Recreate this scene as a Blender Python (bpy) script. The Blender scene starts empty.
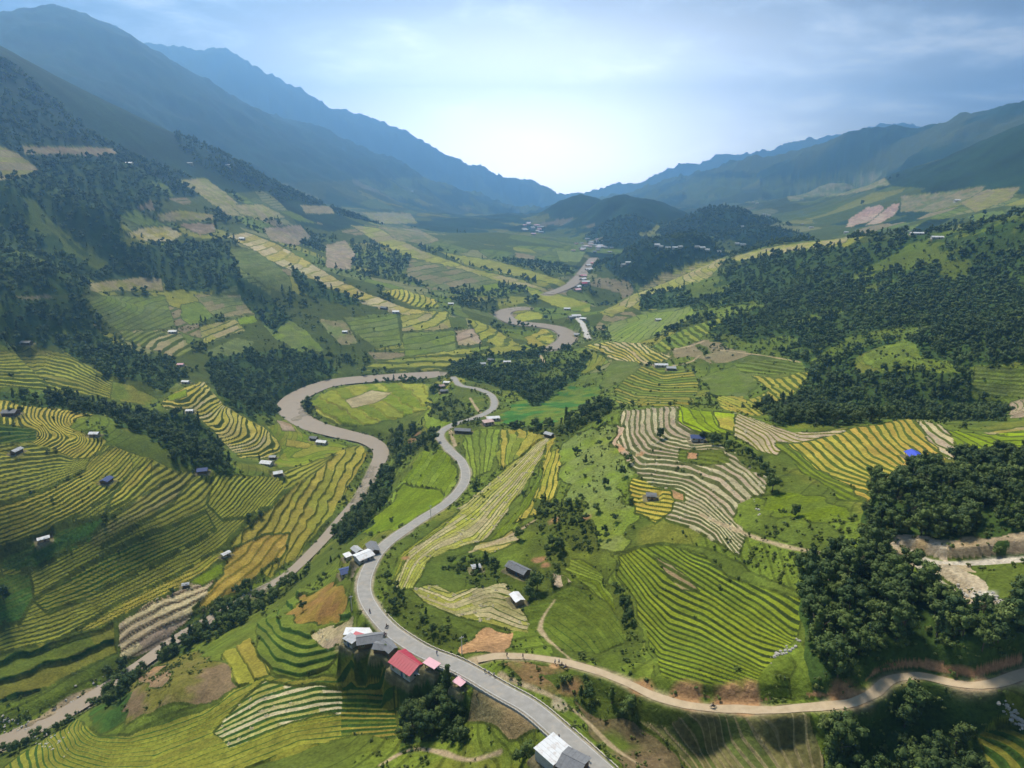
import bpy, bmesh, math, random
import numpy as np
from mathutils import Vector, Matrix, Euler
np.seterr(all='ignore')
sc = bpy.context.scene; COL = sc.collection
DEG = math.radians
# ------------------------------------------------------------------ camera (the world origin is below it at z = 0; heights are relative to the camera)
cam_d = bpy.data.cameras.new('camera'); cam = bpy.data.objects.new('camera', cam_d); COL.objects.link(cam); sc.camera = cam
cam_d.sensor_fit = 'HORIZONTAL'; cam_d.sensor_width = 36.0; cam_d.lens = 36.0*667.0/1024.0
cam_d.clip_start = 1.0; cam_d.clip_end = 60000.0
cam.location = (0, 0, 0); cam.rotation_euler = (DEG(90-17.8), 0, 0)
# ------------------------------------------------------------------ light
SUN_AZ, SUN_EL = -28.0, 54.0        # degrees left of the view, above the horizon
sun_d = bpy.data.lights.new('sun', 'SUN'); sun = bpy.data.objects.new('sun', sun_d); COL.objects.link(sun)
sun_d.energy = 4.5; sun_d.angle = DEG(12); sun_d.color = (1.0, .92, .78)
sdir = Vector((math.sin(DEG(SUN_AZ))*math.cos(DEG(SUN_EL)), math.cos(DEG(SUN_AZ))*math.cos(DEG(SUN_EL)), math.sin(DEG(SUN_EL))))
sun.rotation_euler = sdir.to_track_quat('Z', 'Y').to_euler()
world = bpy.data.worlds.new('World'); sc.world = world; world.use_nodes = True
nt = world.node_tree; nt.nodes.clear()
def N(nt, t, **kw):
    n = nt.nodes.new(t)
    for k, v in kw.items():
        if k.startswith('i_'):
            n.inputs[int(k[2:]) if k[2:].isdigit() else k[2:]].default_value = v
        else: setattr(n, k, v)
    return n
def mathn(nt, op, a, b=None, c=None, clamp=False):
    n = nt.nodes.new('ShaderNodeMath'); n.operation = op; n.use_clamp = clamp
    for i, v in enumerate((a, b, c)):
        if v is None: continue
        if isinstance(v, (int, float)): n.inputs[i].default_value = v
        else: nt.links.new(v, n.inputs[i])
    return n.outputs[0]
def mixc(nt, f, a, b, blend='MIX'):
    n = nt.nodes.new('ShaderNodeMix'); n.data_type = 'RGBA'; n.blend_type = blend
    for s, v in ((n.inputs['Factor'], f), (n.inputs[6], a), (n.inputs[7], b)):
        if isinstance(v, (int, float)): s.default_value = v
        elif isinstance(v, (tuple, list)): s.default_value = (*v[:3], 1)
        else: nt.links.new(v, s)
    return n.outputs[2]
sky = N(nt, 'ShaderNodeTexSky', sky_type='NISHITA', sun_disc=False, sun_elevation=DEG(SUN_EL), sun_rotation=DEG(SUN_AZ), altitude=1200, air_density=1.2, dust_density=2.5, ozone_density=1.5)
tc = N(nt, 'ShaderNodeTexCoord')
sep = N(nt, 'ShaderNodeSeparateXYZ'); nt.links.new(tc.outputs['Generated'], sep.inputs[0])
up = mathn(nt, 'MAXIMUM', sep.outputs[2], 0.0); den = mathn(nt, 'ADD', up, 0.2)
cx = mathn(nt, 'DIVIDE', sep.outputs[0], den); cy = mathn(nt, 'DIVIDE', sep.outputs[1], den)
cmb = N(nt, 'ShaderNodeCombineXYZ'); nt.links.new(cx, cmb.inputs[0]); nt.links.new(cy, cmb.inputs[1])
n1 = N(nt, 'ShaderNodeTexNoise', i_Scale=1.9, i_Detail=9.0, i_Roughness=.57, i_Distortion=.25); nt.links.new(cmb.outputs[0], n1.inputs['Vector'])
mp = N(nt, 'ShaderNodeMapping'); mp.inputs['Location'].default_value = (3.3, 1.2, 0); mp.inputs['Scale'].default_value = (.33, .5, 1); nt.links.new(cmb.outputs[0], mp.inputs[0])
n2 = N(nt, 'ShaderNodeTexNoise', i_Scale=.8, i_Detail=4.0, i_Roughness=.5); nt.links.new(mp.outputs[0], n2.inputs['Vector'])
cl = mathn(nt, 'ADD', mathn(nt, 'MULTIPLY', n1.outputs[0], .75), mathn(nt, 'MULTIPLY', n2.outputs[0], .25))
ramp = N(nt, 'ShaderNodeValToRGB'); nt.links.new(cl, ramp.inputs[0])
el = ramp.color_ramp.elements
el[0].position = .43; el[0].color = (.25, .6, 1.6, 1); el[1].position = .60; el[1].color = (17.0, 17.0, 16.6, 1)
e = ramp.color_ramp.elements.new(.48); e.color = (1.2, 2.0, 3.8, 1); e = ramp.color_ramp.elements.new(.53); e.color = (5.2, 6.6, 8.8, 1)
# the bright break in the cloud over the end of the valley
def sq(v, k): return mathn(nt, 'MULTIPLY', mathn(nt, 'MULTIPLY', v, v), k)
gx_ = mathn(nt, 'SUBTRACT', sep.outputs[0], .03); gz_ = mathn(nt, 'SUBTRACT', sep.outputs[2], .02)
gl1 = mathn(nt, 'MULTIPLY', mathn(nt, 'EXPONENT', mathn(nt, 'MULTIPLY', mathn(nt, 'ADD', sq(gx_, 7.0), sq(gz_, 55.0)), -1.0)), mathn(nt, 'GREATER_THAN', sep.outputs[1], 0.0))
skyc = mixc(nt, .93, sky.outputs[0], ramp.outputs[0])
# thicker, darker cloud overhead
dk = N(nt, 'ShaderNodeMapRange', i_1=.07, i_2=.24, i_3=.5, i_4=.3); nt.links.new(sep.outputs[2], dk.inputs[0])
skyc = mixc(nt, 1.0, skyc, dk.outputs[0], 'MULTIPLY')
glow = mixc(nt, mathn(nt, 'MULTIPLY', gl1, .85), skyc, (58.0, 55.5, 51.0))
bg = N(nt, 'ShaderNodeBackground', i_Strength=.1); nt.links.new(glow, bg.inputs[0])
wo = N(nt, 'ShaderNodeOutputWorld'); nt.links.new(bg.outputs[0], wo.inputs[0])
sc.view_settings.view_transform = 'Standard'; sc.view_settings.look = 'None'; sc.view_settings.gamma = 1.0; sc.view_settings.exposure = 0.5
sc.cycles.use_denoising = True
sc.cycles.max_bounces = 5; sc.cycles.diffuse_bounces = 2; sc.cycles.glossy_bounces = 1; sc.cycles.transparent_max_bounces = 4; sc.cycles.volume_bounces = 1
sc.cycles.use_light_tree = False
HAZE_D = 2.15e-4
ROWK = 1.0; NCOL = 1800
# ------------------------------------------------------------------ valley geometry (metres, camera above the origin)
CAM_H = 230.0            # camera height above the river
FPX, PITCH = 667.0, math.radians(17.8)
SP, CP = math.sin(PITCH), math.cos(PITCH)
W0, H0 = 1024, 768

def ray(px, py):
    u = (np.asarray(px, float)-512)/FPX; v = (384-np.asarray(py, float))/FPX
    return u, CP+v*SP, -SP+v*CP

def project(x, y, z):
    """world -> photo pixels, z relative to the camera"""
    f = y*CP - z*SP; up = y*SP + z*CP
    f = np.maximum(f, 1e-3)
    return 512+FPX*x/f, 384-FPX*up/f

def pt(px, py, D=None, R=None):
    """a spot seen at a pixel, D metres below the camera or R metres away -> azimuth, ln r, z"""
    x, y, z = ray(px, py); h = math.hypot(x, y)
    if R is None:
        R = D*h/(-z)
    return math.atan2(x, y), math.log(R), R*z/h

RIV = 222.0
CP_ = []
def add(*pts):
    for p in pts:
        CP_.append(pt(*p))
def line(pts, n=1):
    out = []
    for a, b in zip(pts[:-1], pts[1:]):
        m = max(1, int(math.hypot(b[0]-a[0], b[1]-a[1])/22*n))
        for k in range(m):
            t = k/m; out.append(tuple(a[i]+(b[i]-a[i])*t for i in range(3)))
    out.append(tuple(pts[-1]))
    return out

ROAD = [(625,792,137),(600,768,138),(560,732,140),(530,707,141.5),(500,690,143),(460,667,145),(420,650,147),(385,625,149),(365,595,152),(368,570,154),(385,545,157),(420,520,163),(450,500,167),(465,480,170),(462,462,173),(448,448,175),(440,435,177),(452,425,179),(475,418,182),(493,408,186),(492,396,190),(478,389,193),(460,385,196),(453,377,198)]
DIRT = [(470,661,144.5),(500,656,143.5),(540,658,142),(580,666,140),(620,680,138),(660,698,136),(700,707,134),(740,709,132),(770,710,130),(810,707,127),(850,703,124),(875,692,122),(890,680,121),(920,676,119),(960,684,117),(990,684,115),(1030,672,113)]
RIVER = [(-60,770,224),(10,738,223),(60,715,223),(105,688,223),(140,664,222.5),(180,636,222),(230,608,222),(262,590,222),(290,572,222),(318,545,222),(340,520,222),(358,498,222),(372,474,222),(381,452,222),(368,440,221),(340,433,221),(312,425,221),(293,413,220.5),(290,403,220),(305,392,220),(335,382,220),(390,377,219),(440,374,219)]
RIVER2 = [(553,349,217),(568,338,217),(560,329,217),(540,325,217),(515,322,217),(503,315,217),(508,310,216),(525,308,216)]
RIVER3 = [(548,294,214),(562,289,214),(572,284,214),(580,276,213),(588,266,212),(594,258,212)]
LANE = [(588,338,207),(583,325,207),(577,317,208)]
for L in (ROAD, DIRT, RIVER, RIVER2, RIVER3):
    add(*line(L))
# offsets beside the road and river keep their beds level
# --- near left rice hill
add((-60,420,128),(0,402,135),(50,406,142),(100,415,150),(135,430,158),(170,448,168),(200,466,180),(232,474,190),(280,475,202),(330,455,215),(355,450,218),
    (0,450,145),(-60,520,150),(60,455,153),(0,520,167),(60,520,172),(120,480,170),(140,520,182),(200,500,190),(0,580,190),(-60,600,185),(70,580,195),(140,570,203),(200,560,212),(250,520,209),(300,490,214),(340,475,219),
    (270,560,217),(0,640,207),(80,640,212),(130,620,214),(200,600,217),(0,690,215),(40,690,218),(-80,690,206),(240,590,218),(310,530,218))
# --- gully behind it and the next spurs on the left
add((0,385,172),(60,400,176),(110,408,180),(150,430,190),(200,452,200),(250,458,212),(285,452,217),
    (0,372,160),(50,375,168),(100,392,175),(135,402,183),(160,404,187),(0,345,150),(50,352,158),(100,368,166),(140,380,172),
    (195,385,172),(170,400,180),(215,400,184),(240,425,197),(280,445,212),(225,450,198),(260,462,211),(200,420,190),(180,430,193),
    (60,335,150),(120,345,165),(0,310,120),(60,310,130),(150,340,172),(120,300,145),(180,310,160),(190,345,178),(240,345,190),(270,370,206),(240,385,203),(275,400,216),(300,385,216),
    (60,270,98),(0,260,85),(120,265,115),(200,280,140),(250,300,165),(300,340,195),(340,360,213),(-60,300,100),(-80,230,40))
add((0,215,50),(60,225,65),(120,235,86),(170,235,95),(-60,180,20))
# ridge spur with the bright fields
add((230,236,100),(262,248,118),(300,262,135),(340,281,156),(380,301,178),(430,312,196),(470,325,206),(500,343,214),
    (250,280,140),(320,300,170),(360,325,192),(420,335,203),(470,345,212),(400,355,212),(450,358,214),(530,347,216),(350,345,204))
# behind that spur, the middle slopes
add((300,240,135),(350,262,165),(400,285,188),(450,300,201),(480,312,210),(330,232,130),(400,250,160),(450,262,181),(500,275,198),(540,287,209),(580,302,215),(590,308,216),(620,300,212),
    (380,232,138),(440,240,165),(500,252,186),(540,265,199),(565,277,208),(500,232,170),(540,243,188),(570,255,202),(590,245,209),(620,240,205))
# field island inside the river bend, road spur right of the river
add((330,400,215),(370,405,214),(410,400,212),(400,420,213),(350,420,217),(440,390,208),(430,405,205),(430,440,198),(400,440,212),(410,470,190),(395,470,203),(400,500,183),(375,520,188),(345,560,188),(360,545,180),(330,590,178),(320,575,195),(300,600,196),
    (345,535,205),(440,415,192),(420,425,200),(340,620,165),(300,640,172),(270,620,192),(240,640,196),(200,660,196),(345,650,158),(370,650,152),(360,670,158))
# left bottom mound with terraces
add((175,690,180),(150,680,190),(210,680,182),(120,700,196),(260,660,180),(250,690,177),(300,680,172),(160,725,187),(90,745,200),(60,768,204),(200,735,183),(300,720,172),(350,700,168),(390,690,162),(400,730,161),(380,768,160),(300,768,166),(200,768,177),(100,790,185),(440,700,156),(440,740,156),(480,750,150),
    (510,715,144),(480,700,150),(530,735,144),(550,755,141),(500,768,150))
# spur between the road and the gully, centre
add((510,430,172),(480,440,174),(540,425,165),(560,440,157),(580,450,150),(500,480,165),(480,500,163),(520,500,159),(550,470,154),(440,560,157),(410,580,153),(400,560,155),(470,540,158),(520,530,154),(560,520,147),(600,500,141),(590,540,145),
    (480,590,152),(430,600,151),(520,600,150),(480,640,147),(540,640,145),(560,580,148),(600,600,147),(615,630,145),(600,650,142),(640,660,139),(640,600,141),(620,570,142))
# near hill to the right
add((615,415,136),(600,450,140),(650,410,129),(700,411,124),(740,420,121),(780,437,121),(760,450,121),(620,470,137),(660,470,130),(700,460,125),(740,480,121),(640,520,137),(690,520,130),(740,530,123),(770,500,119),(680,560,134),(730,590,129),(700,640,134),(760,650,126),(800,600,118),(780,560,119),(690,600,135),(760,620,125),(820,640,119),(780,690,127),
    (800,445,121),(850,432,120),(900,422,119),(930,422,119),(960,430,120),(1000,432,119),(1040,430,116),(830,470,117),(880,460,115),(940,450,114),(1000,450,113),(860,490,111),(840,540,110),(900,500,106),(960,480,106),(1024,470,103),(900,560,108),(930,565,106),(980,565,104),(1024,560,100),(1080,520,88),(900,620,112),(960,620,108),(1024,620,102),(900,655,115),(980,655,109),(850,670,120),
    (1000,720,122),(940,740,130),(860,740,134),(780,740,139),(700,740,143),(640,740,145),(600,720,145),(580,700,143),(860,790,136),(1000,790,128),(700,800,142),(400,830,150),(560,850,138),(200,850,165))
# behind the near crest: wooded hollow, terraces and second hill
add((640,404,165),(700,400,160),(760,410,155),(820,415,152),(880,408,150),(940,405,145),(1000,405,140),(560,400,194),(600,400,184),(520,385,200),
    (650,395,178),(610,370,186),(650,360,180),(690,385,172),(680,350,172),(620,346,190),(590,347,203),(560,352,210),(640,348,185),(700,326,166),(720,320,161),(660,338,180),(570,375,202),(540,370,205),(500,370,205),(480,375,203),
    (740,370,166),(780,375,160),(760,395,161),(800,350,155),(750,345,164),(820,385,152),(850,370,146),(840,340,142),(900,380,140),(900,350,128),(960,380,130),(1000,380,126),(1040,380,122),(960,340,118),(1010,345,116),
    (780,315,150),(850,310,135),(920,310,122),(1000,295,108),(1060,290,100),(740,305,155),(1000,270,98),(930,275,108),(860,275,122),(800,285,138),(740,285,155),(700,300,170),
    (900,250,103),(960,245,92),(1000,235,80),(1060,230,68))
add((600,312,213),(625,320,208),(650,318,200),(700,305,185),(620,300,209),(660,285,190),(690,272,176),(720,258,160),(640,300,200),(590,300,214),(600,340,205))
def crest(pts, back=1.25, dt=0.02, n=2):
    """a skyline: real points plus hidden ground falling away behind them"""
    full = []
    for a, b in zip(pts[:-1], pts[1:]):
        m = max(1, int(math.hypot(b[0]-a[0], b[1]-a[1])/20))
        for k in range(m):
            t = k/m; full.append(tuple(a[i]+(b[i]-a[i])*t for i in range(3)))
    full.append(pts[-1])
    for (px, py, R) in full:
        az, l, z = pt(px, py, None, R)
        CP_.append((az, l, z)); R2 = R*back; CP_.append((az, math.log(R2), (z/R-dt)*R2))
crest([(1090,205,850),(1024,214,900),(985,224,950),(950,230,980),(900,233,1020),(860,238,1080),(820,240,1180),(780,243,1300)], 1.25, 0.035)
crest([(770,246,1330),(740,256,1300),(700,268,1220),(670,283,1140),(640,295,1080),(610,310,1000)], 1.15, 0.02)
# left: dark near mountain, then the two tall ones
crest([(-120,20,1400),(-50,40,1450),(0,57,1500),(40,75,1580),(62,86,1650),(100,102,1700),(130,114,1750),(170,132,1800),(200,147,1850),(218,157,1900)], 1.3, 0.05)
add((0,150,None,1150),(60,165,None,1200),(0,180,None,1000),(120,170,None,1300),(180,185,None,1400),(230,190,None,1550),(100,200,None,1050),(200,215,None,1250),(270,215,None,1450),(-60,130,None,1100),(0,110,None,1300),(100,140,None,1500))
add((250,178,None,2100),(300,200,None,2000),(360,222,None,1950),(420,233,None,2000),(460,235,None,2200),(500,230,None,2500),(530,232,None,2600),(340,212,None,2400),(420,222,None,2500))
crest([(-160,30,3300),(-60,28,3400),(0,21,3500),(28,17,3500),(48,11,3500),(65,7,3500),(82,11,3550),(100,20,3600),(120,31,3700),(145,45,3800),(165,57,3900),(185,70,4000),(210,85,4050),(240,101,4150),(270,114,4250),(300,123,4350),(330,136,4450),(350,146,4500),(400,169,4700),(440,187,4900),(480,203,5100),(510,214,5200)], 1.2, 0.05)
add((0,90,None,2600),(60,80,None,2700),(120,105,None,2700),(200,140,None,2800),(280,160,None,3000),(350,185,None,3200),(420,205,None,3500),(470,218,None,3900),(500,226,None,4200))
crest([(60,20,6200),(115,27,6200),(140,38,6300),(172,49,6400),(190,55,6400),(215,53,6400),(228,60,6500),(245,67,6600),(262,77,6600),(280,86,6700),(302,96,6800),(325,102,6900),(350,116,7000),(378,124,7100),(400,136,7300),(425,150,7400),(450,162,7600),(478,171,7800),(500,177,8000),(520,180,8000),(535,189,8200),(552,196,8400),(568,203,8600)], 1.15, 0.05)
# far end of the valley and the right hand mountains
add((560,222,None,2800),(548,214,None,3400),(556,208,None,4500),(560,206,None,6000),(580,225,None,2800),(620,215,None,4000),(600,208,None,5000))
crest([(520,205,9100),(560,200,9100),(600,191,9100),(640,180,9100),(680,168,9100),(720,160,9100),(760,152,9100),(800,150,9100),(900,130,9100)], 1.04, 0.02)
crest([(640,204,6500),(660,196,6200),(690,187,5800),(712,178,5500),(740,172,5200),(762,165,5000),(790,157,4800),(812,150,4600),(837,140,4400),(855,134,4300),(872,131,4250),(892,133,4200),(912,131,4150),(925,126,4100),(940,121,4050),(965,117,4000),(987,112,3900),(1024,102,3800),(1090,85,3700)], 1.2, 0.04)
crest([(830,200,3100),(882,189,2900),(912,174,2700),(937,164,2600),(962,150,2450),(980,141,2400),(1002,131,2350),(1024,122,2300),(1100,95,2200)], 1.2, 0.03)
add((700,212,None,3600),(760,200,None,3300),(800,195,None,3200),(850,180,None,3400),(900,160,None,3500),(760,222,None,2500),(820,215,None,2300),(880,215,None,2000),(940,205,None,1900),(1000,190,None,1800),(1024,200,None,1600),(840,228,None,1850),(900,228,None,1650),(960,222,None,1500),(780,236,None,1900),(720,235,None,2200),(660,240,None,2200),(640,262,None,1700),(700,250,None,1800),(620,275,None,1500),(740,243,None,1700))
add((0,900,150),(512,1100,140),(1024,1000,120),(-300,800,190),(1300,800,110),(-300,500,140),(-300,300,60),(1300,500,80),(1300,300,60),(-300,100,None,1500),(1300,150,None,1700))
# rounded wooded hillocks: x pixel, y pixel of the top, distance, height, radius
HILLOCKS = [(587,195,2900,95,175),(603,206,2500,60,130),(653,200,2450,85,165),(634,212,2300,60,120),(716,209,2050,75,150),(762,231,1750,42,80),(672,238,1650,34,85),(560,214,3300,50,150),(440,236,2350,30,120),(240,165,1750,26,90),(330,210,1900,26,100),(505,180,7600,60,300),(625,217,2150,50,90),(500,219,3000,60,170),(532,224,2500,30,90),(470,228,2600,40,140),(650,247,1480,60,90),(622,238,1950,60,75),(700,236,1500,30,70)]

# polar grid: azimuth columns, range rows
def make_rows():
    r = [62.0]
    while r[-1] < 9900:
        q = r[-1]
        k = ROWK*(0.0021 if q < 460 else 0.0021+min(1, (q-460)/900)*0.0029 if q < 1500 else 0.005+min(1, (q-1500)/3000)*0.006)
        r.append(q*(1+k))
    return np.array(r)
R_ = make_rows()
AZ_ = np.linspace(math.radians(-51), math.radians(51), NCOL)

def rbf_surface():
    P = np.array(CP_)
    # coarse grid solve: multiquadric in (azimuth, ln r)
    X = P[:, :2]; Z = P[:, 2]/np.exp(P[:, 1])       # tangent of elevation
    keep = [0]
    c = 0.02
    d = np.sqrt(((X[:, None]-X[None])**2).sum(-1)+c*c)
    A = -d; n = len(X)
    A[np.arange(n), np.arange(n)] -= -0.0
    Q = np.c_[np.ones(n), X]
    M = np.block([[A+0.0035*np.eye(n), Q], [Q.T, np.zeros((3, 3))]])
    Zt = Z - CAMT(np.exp(P[:, 1]))
    w = np.linalg.solve(M, np.r_[Zt, 0, 0, 0])
    ga = np.linspace(AZ_[0], AZ_[-1], 420); gl = np.linspace(math.log(R_[0]), math.log(R_[-1]), 560)
    G = np.zeros((len(gl), len(ga)))
    for i, l in enumerate(gl):
        dd = np.sqrt((ga[:, None]-X[None, :, 0])**2+(l-X[None, :, 1])**2+c*c)
        G[i] = -dd@w[:n] + w[n] + w[n+1]*ga + w[n+2]*l
    return ga, gl, G
def CAMT(r):
    return -200.0/r

def bil(G, fi, fj):
    i = np.clip(fi.astype(int), 0, G.shape[0]-2); j = np.clip(fj.astype(int), 0, G.shape[1]-2)
    a = fi-i; b = fj-j
    return (G[i, j]*(1-b)+G[i, j+1]*b)*(1-a)+(G[i+1, j]*(1-b)+G[i+1, j+1]*b)*a
def cubic_axis(G, f, axis):
    """Catmull-Rom resample along one axis"""
    G = np.moveaxis(G, axis, 0); n = G.shape[0]
    i = np.clip(f.astype(int), 0, n-2); t = (f-i)[:, None]
    p0, p1, p2, p3 = G[np.maximum(i-1, 0)], G[i], G[i+1], G[np.minimum(i+2, n-1)]
    o = p1+0.5*t*(p2-p0+t*(2*p0-5*p1+4*p2-p3+t*(3*(p1-p2)+p3-p0)))
    return np.moveaxis(o, 0, axis)

_rs = np.random.RandomState(7)
_LAT = _rs.rand(512, 512)
def vnoise(x, y):
    xi = np.floor(x).astype(np.int64); yi = np.floor(y).astype(np.int64)
    fx = x-xi; fy = y-yi; fx = fx*fx*(3-2*fx); fy = fy*fy*(3-2*fy)
    a = _LAT[xi & 511, yi & 511]; b = _LAT[(xi+1) & 511, yi & 511]; c = _LAT[xi & 511, (yi+1) & 511]; d = _LAT[(xi+1) & 511, (yi+1) & 511]
    return (a*(1-fx)+b*fx)*(1-fy)+(c*(1-fx)+d*fx)*fy
def fbm(x, y, s, oct=4, seed=0, ridged=False):
    o = 0; a = 1.0; tot = 0
    for k in range(oct):
        c, sn = math.cos(0.7*k+seed), math.sin(0.7*k+seed); q = 2**k/s
        n = vnoise((x*c-y*sn)*q+17.3*k+seed*5.1, (x*sn+y*c)*q+9.1*k+seed*3.3)
        if ridged: n = 1-abs(2*n-1)
        o = o+a*n; tot += a; a *= 0.5
    return o/tot
def sstep(a, b, x):
    t = np.clip((x-a)/(b-a), 0, 1); return t*t*(3-2*t)

ga, gl, Gt = rbf_surface()
def blur2(G, n):
    for _ in range(n):
        Gp = np.pad(G, 1, 'edge')
        G = (Gp[1:-1, 1:-1]*4+2*(Gp[:-2, 1:-1]+Gp[2:, 1:-1]+Gp[1:-1, :-2]+Gp[1:-1, 2:])+Gp[:-2, :-2]+Gp[:-2, 2:]+Gp[2:, :-2]+Gp[2:, 2:])/16
    return G
Gt = blur2(Gt, 2)
fl = (np.log(R_)-gl[0])/(gl[1]-gl[0]); fa = (AZ_-ga[0])/(ga[1]-ga[0])
T = cubic_axis(cubic_axis(Gt, fl, 0), fa, 1)
RR = R_[:, None]*np.ones(NCOL)[None]; AA = np.ones(len(R_))[:, None]*AZ_[None]
XX = RR*np.sin(AA); YY = RR*np.cos(AA)
ZZ = (T+CAMT(RR))*RR
HMASK = np.zeros_like(ZZ)
for (px, py, R, h, rad) in HILLOCKS:
    az, l, z = pt(px, py, None, R); cx, cy = R*math.sin(az), R*math.cos(az)
    d2 = ((XX-cx)**2+((YY-cy)*0.8)**2)/rad**2
    m = d2 < 9
    ztop = z
    bump = np.exp(-d2*1.1)*(1-0.0*d2)
    # lift the ground so that the top reaches the seen height
    i = np.searchsorted(R_, R); j = np.searchsorted(AZ_, az)
    need = max(ztop-ZZ[i, j], 10)
    ZZ = ZZ+need*bump*(1+.5*(fbm(XX, YY, 90, 4, 8)-.5)*(1-bump)+.10*(fbm(XX, YY, 40, 3, 9)-.5)); HMASK = np.maximum(HMASK, bump)
# folds and gullies of the far mountains, gentle unevenness nearby
amp = 190*sstep(2300, 6000, RR)+18*sstep(1400, 2600, RR)+3.0*sstep(300, 900, RR)
ZZ = ZZ+amp*(fbm(XX, YY, 900, 5, 1, True)-0.62)*sstep(500, 1500, RR)
ZZ = ZZ+amp*(.25+.22*sstep(1800, 3000, RR))*(fbm(XX, YY, 170, 4, 4, True)-0.62)
ZZ = ZZ+50*sstep(1350, 2800, RR)*sstep(-170, 0, ZZ)*(fbm(XX, YY, 380, 5, 5, True)-.62)
ZZ = ZZ+22*sstep(1300, 3500, RR)*(fbm(XX, YY, 75, 3, 6)-.5)
ZZ = ZZ+1.2*(fbm(XX, YY, 26, 3, 2)-0.5)*sstep(80, 300, RR)
TT = ZZ/RR
RUN = np.maximum.accumulate(TT, axis=0)
VIS = TT >= RUN-1e-4*(1+0*RR)-0.002

def hit(px, py):
    """photo pixel -> first ground point along the ray (x, y, z)"""
    x, y, z = ray(px, py); h = np.hypot(x, y); az = math.atan2(x, y); t = z/h
    j = min(max(int(round((az-AZ_[0])/(AZ_[1]-AZ_[0]))), 0), NCOL-1)
    col = RUN[:, j]
    i = int(np.searchsorted(col, t))
    if i >= len(R_): i = len(R_)-1
    r = R_[i]
    if i > 0:
        t0, t1 = TT[i-1, j], TT[i, j]
        if t1 > t0: r = R_[i-1]+(R_[i]-R_[i-1])*min(max((t-t0)/(t1-t0), 0), 1)
    return r*math.sin(az), r*math.cos(az), t*r
def ground(x, y, G=None):
    """ground height at x, y (bilinear in the polar grid)"""
    G = ZZ if G is None else G
    r = np.hypot(x, y); az = np.arctan2(x, y)
    fj = (az-AZ_[0])/(AZ_[1]-AZ_[0]); fi = np.interp(r, R_, np.arange(len(R_)))
    return bil(G, np.atleast_1d(fi), np.atleast_1d(np.clip(fj, 0, NCOL-1.001)))
# ------------------------------------------------------------------ ground cover
def C(*c): return np.array(c, float)
YEL = C(.40,.335,.075); GOLD = C(.41,.30,.075); YG = C(.275,.275,.05); GRN = C(.115,.15,.026); VIV = C(.185,.245,.025); LIME = C(.27,.36,.03)
OLV = C(.20,.195,.04); DGR = C(.035,.07,.015); MGR = C(.078,.10,.02); STR = C(.52,.44,.25); CRM = C(.62,.55,.34); PNK = C(.40,.31,.22); BRN = C(.22,.16,.09)
TAN = C(.30,.25,.13); ORG = C(.36,.22,.08); SOIL = C(.42,.25,.13); GVL = C(.34,.29,.22); FLR = C(.022,.042,.012); SGR = C(.125,.15,.045)
FIELDS = []
def F(poly, a, b=None, riser=None, rw=0.0, guides=None, H=2.0, mix=0.5, warp=1.6, cut=1.0):
    FIELDS.append(dict(poly=np.array(poly, float), a=a, b=a if b is None else b, r=MGR if riser is None else riser, rw=rw, g=guides, H=H, mix=mix, warp=warp, cut=cut))
# far left slopes
F([(0,146),(15,152),(40,170),(20,178),(-30,190),(-60,150)], TAN*.8, OLV, BRN, .15, H=8)
F([(22,146),(110,148),(124,152),(110,156),(25,155)], BRN, TAN*.8)
F([(118,197),(150,197),(155,210),(140,212)], BRN)
F([(122,235),(140,228),(165,226),(185,235),(170,242),(145,241)], YEL*.8, STR*.8)
F([(155,215),(180,210),(215,215),(212,221),(160,223)], OLV, TAN*.8)
F([(175,224),(215,223),(215,233),(200,236)], PNK*.7, BRN)
F([(175,180),(205,178),(222,190),(238,203),(248,218),(225,215),(200,195)], OLV*1.1, TAN)
F([(230,205),(262,204),(287,218),(262,221),(240,215)], TAN, YG*.8)
F([(212,250),(245,248),(268,256),(290,278),(292,292),(268,290),(240,268)], SGR, MGR*1.3)
F([(90,283),(118,280),(135,277),(160,277),(164,292),(88,292)], TAN*.9, OLV)
F([(84,296),(165,296),(176,329),(150,330),(118,331),(96,314)], SGR, GRN*1.1, MGR, .25, H=3)
F([(118,331),(175,329),(185,340),(196,354),(178,357),(150,350),(125,340)], TAN, GRN, MGR, .35, H=2.6)
F([(180,305),(204,301),(214,317),(190,325),(181,320)], GRN*1.3, GRN*1.3)
F([(192,295),(240,296),(255,315),(216,318)], SGR*1.2, TAN*.9, MGR, .15, H=4)
F([(198,326),(235,319),(246,330),(203,345)], TAN*1.1, OLV*1.2, MGR, .25, H=3)
F([(237,319),(253,316),(258,322),(240,326)], VIV)
F([(205,351),(235,338),(254,342),(246,356),(222,360)], SGR*1.2, SGR)
F([(222,357),(246,354),(238,362),(225,366)], PNK*.9, SOIL)
F([(262,322),(285,318),(305,330),(325,352),(300,352),(275,340)], GRN*1.4, SGR*1.1)
F([(318,320),(343,320),(360,344),(342,346),(330,335)], SGR*1.3, TAN*.8)
F([(344,318),(396,312),(402,345),(376,348),(352,332)], SGR*1.2, GRN*1.2, MGR, .2, H=3)
F([(400,312),(450,311),(452,329),(402,332)], OLV*1.4, TAN, MGR, .2, H=3)
F([(402,333),(454,331),(458,356),(406,357)], GRN*1.3, SGR*1.2, MGR, .2, H=3)
F([(448,318),(465,318),(468,328),(452,329)], GRN*.8)
F([(455,331),(478,328),(482,344),(458,346)], PNK*.85, TAN, BRN, .2, H=3)
F([(468,318),(490,326),(520,345),(500,348),(480,340),(472,327)], YG, OLV*1.3, MGR, .25, H=2.5)
F([(406,357),(480,347),(524,345),(545,350),(500,360),(430,371),(390,370),(350,372),(380,362)], OLV*1.2, GRN*1.5, MGR, .35, H=2, mix=.5)
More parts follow.
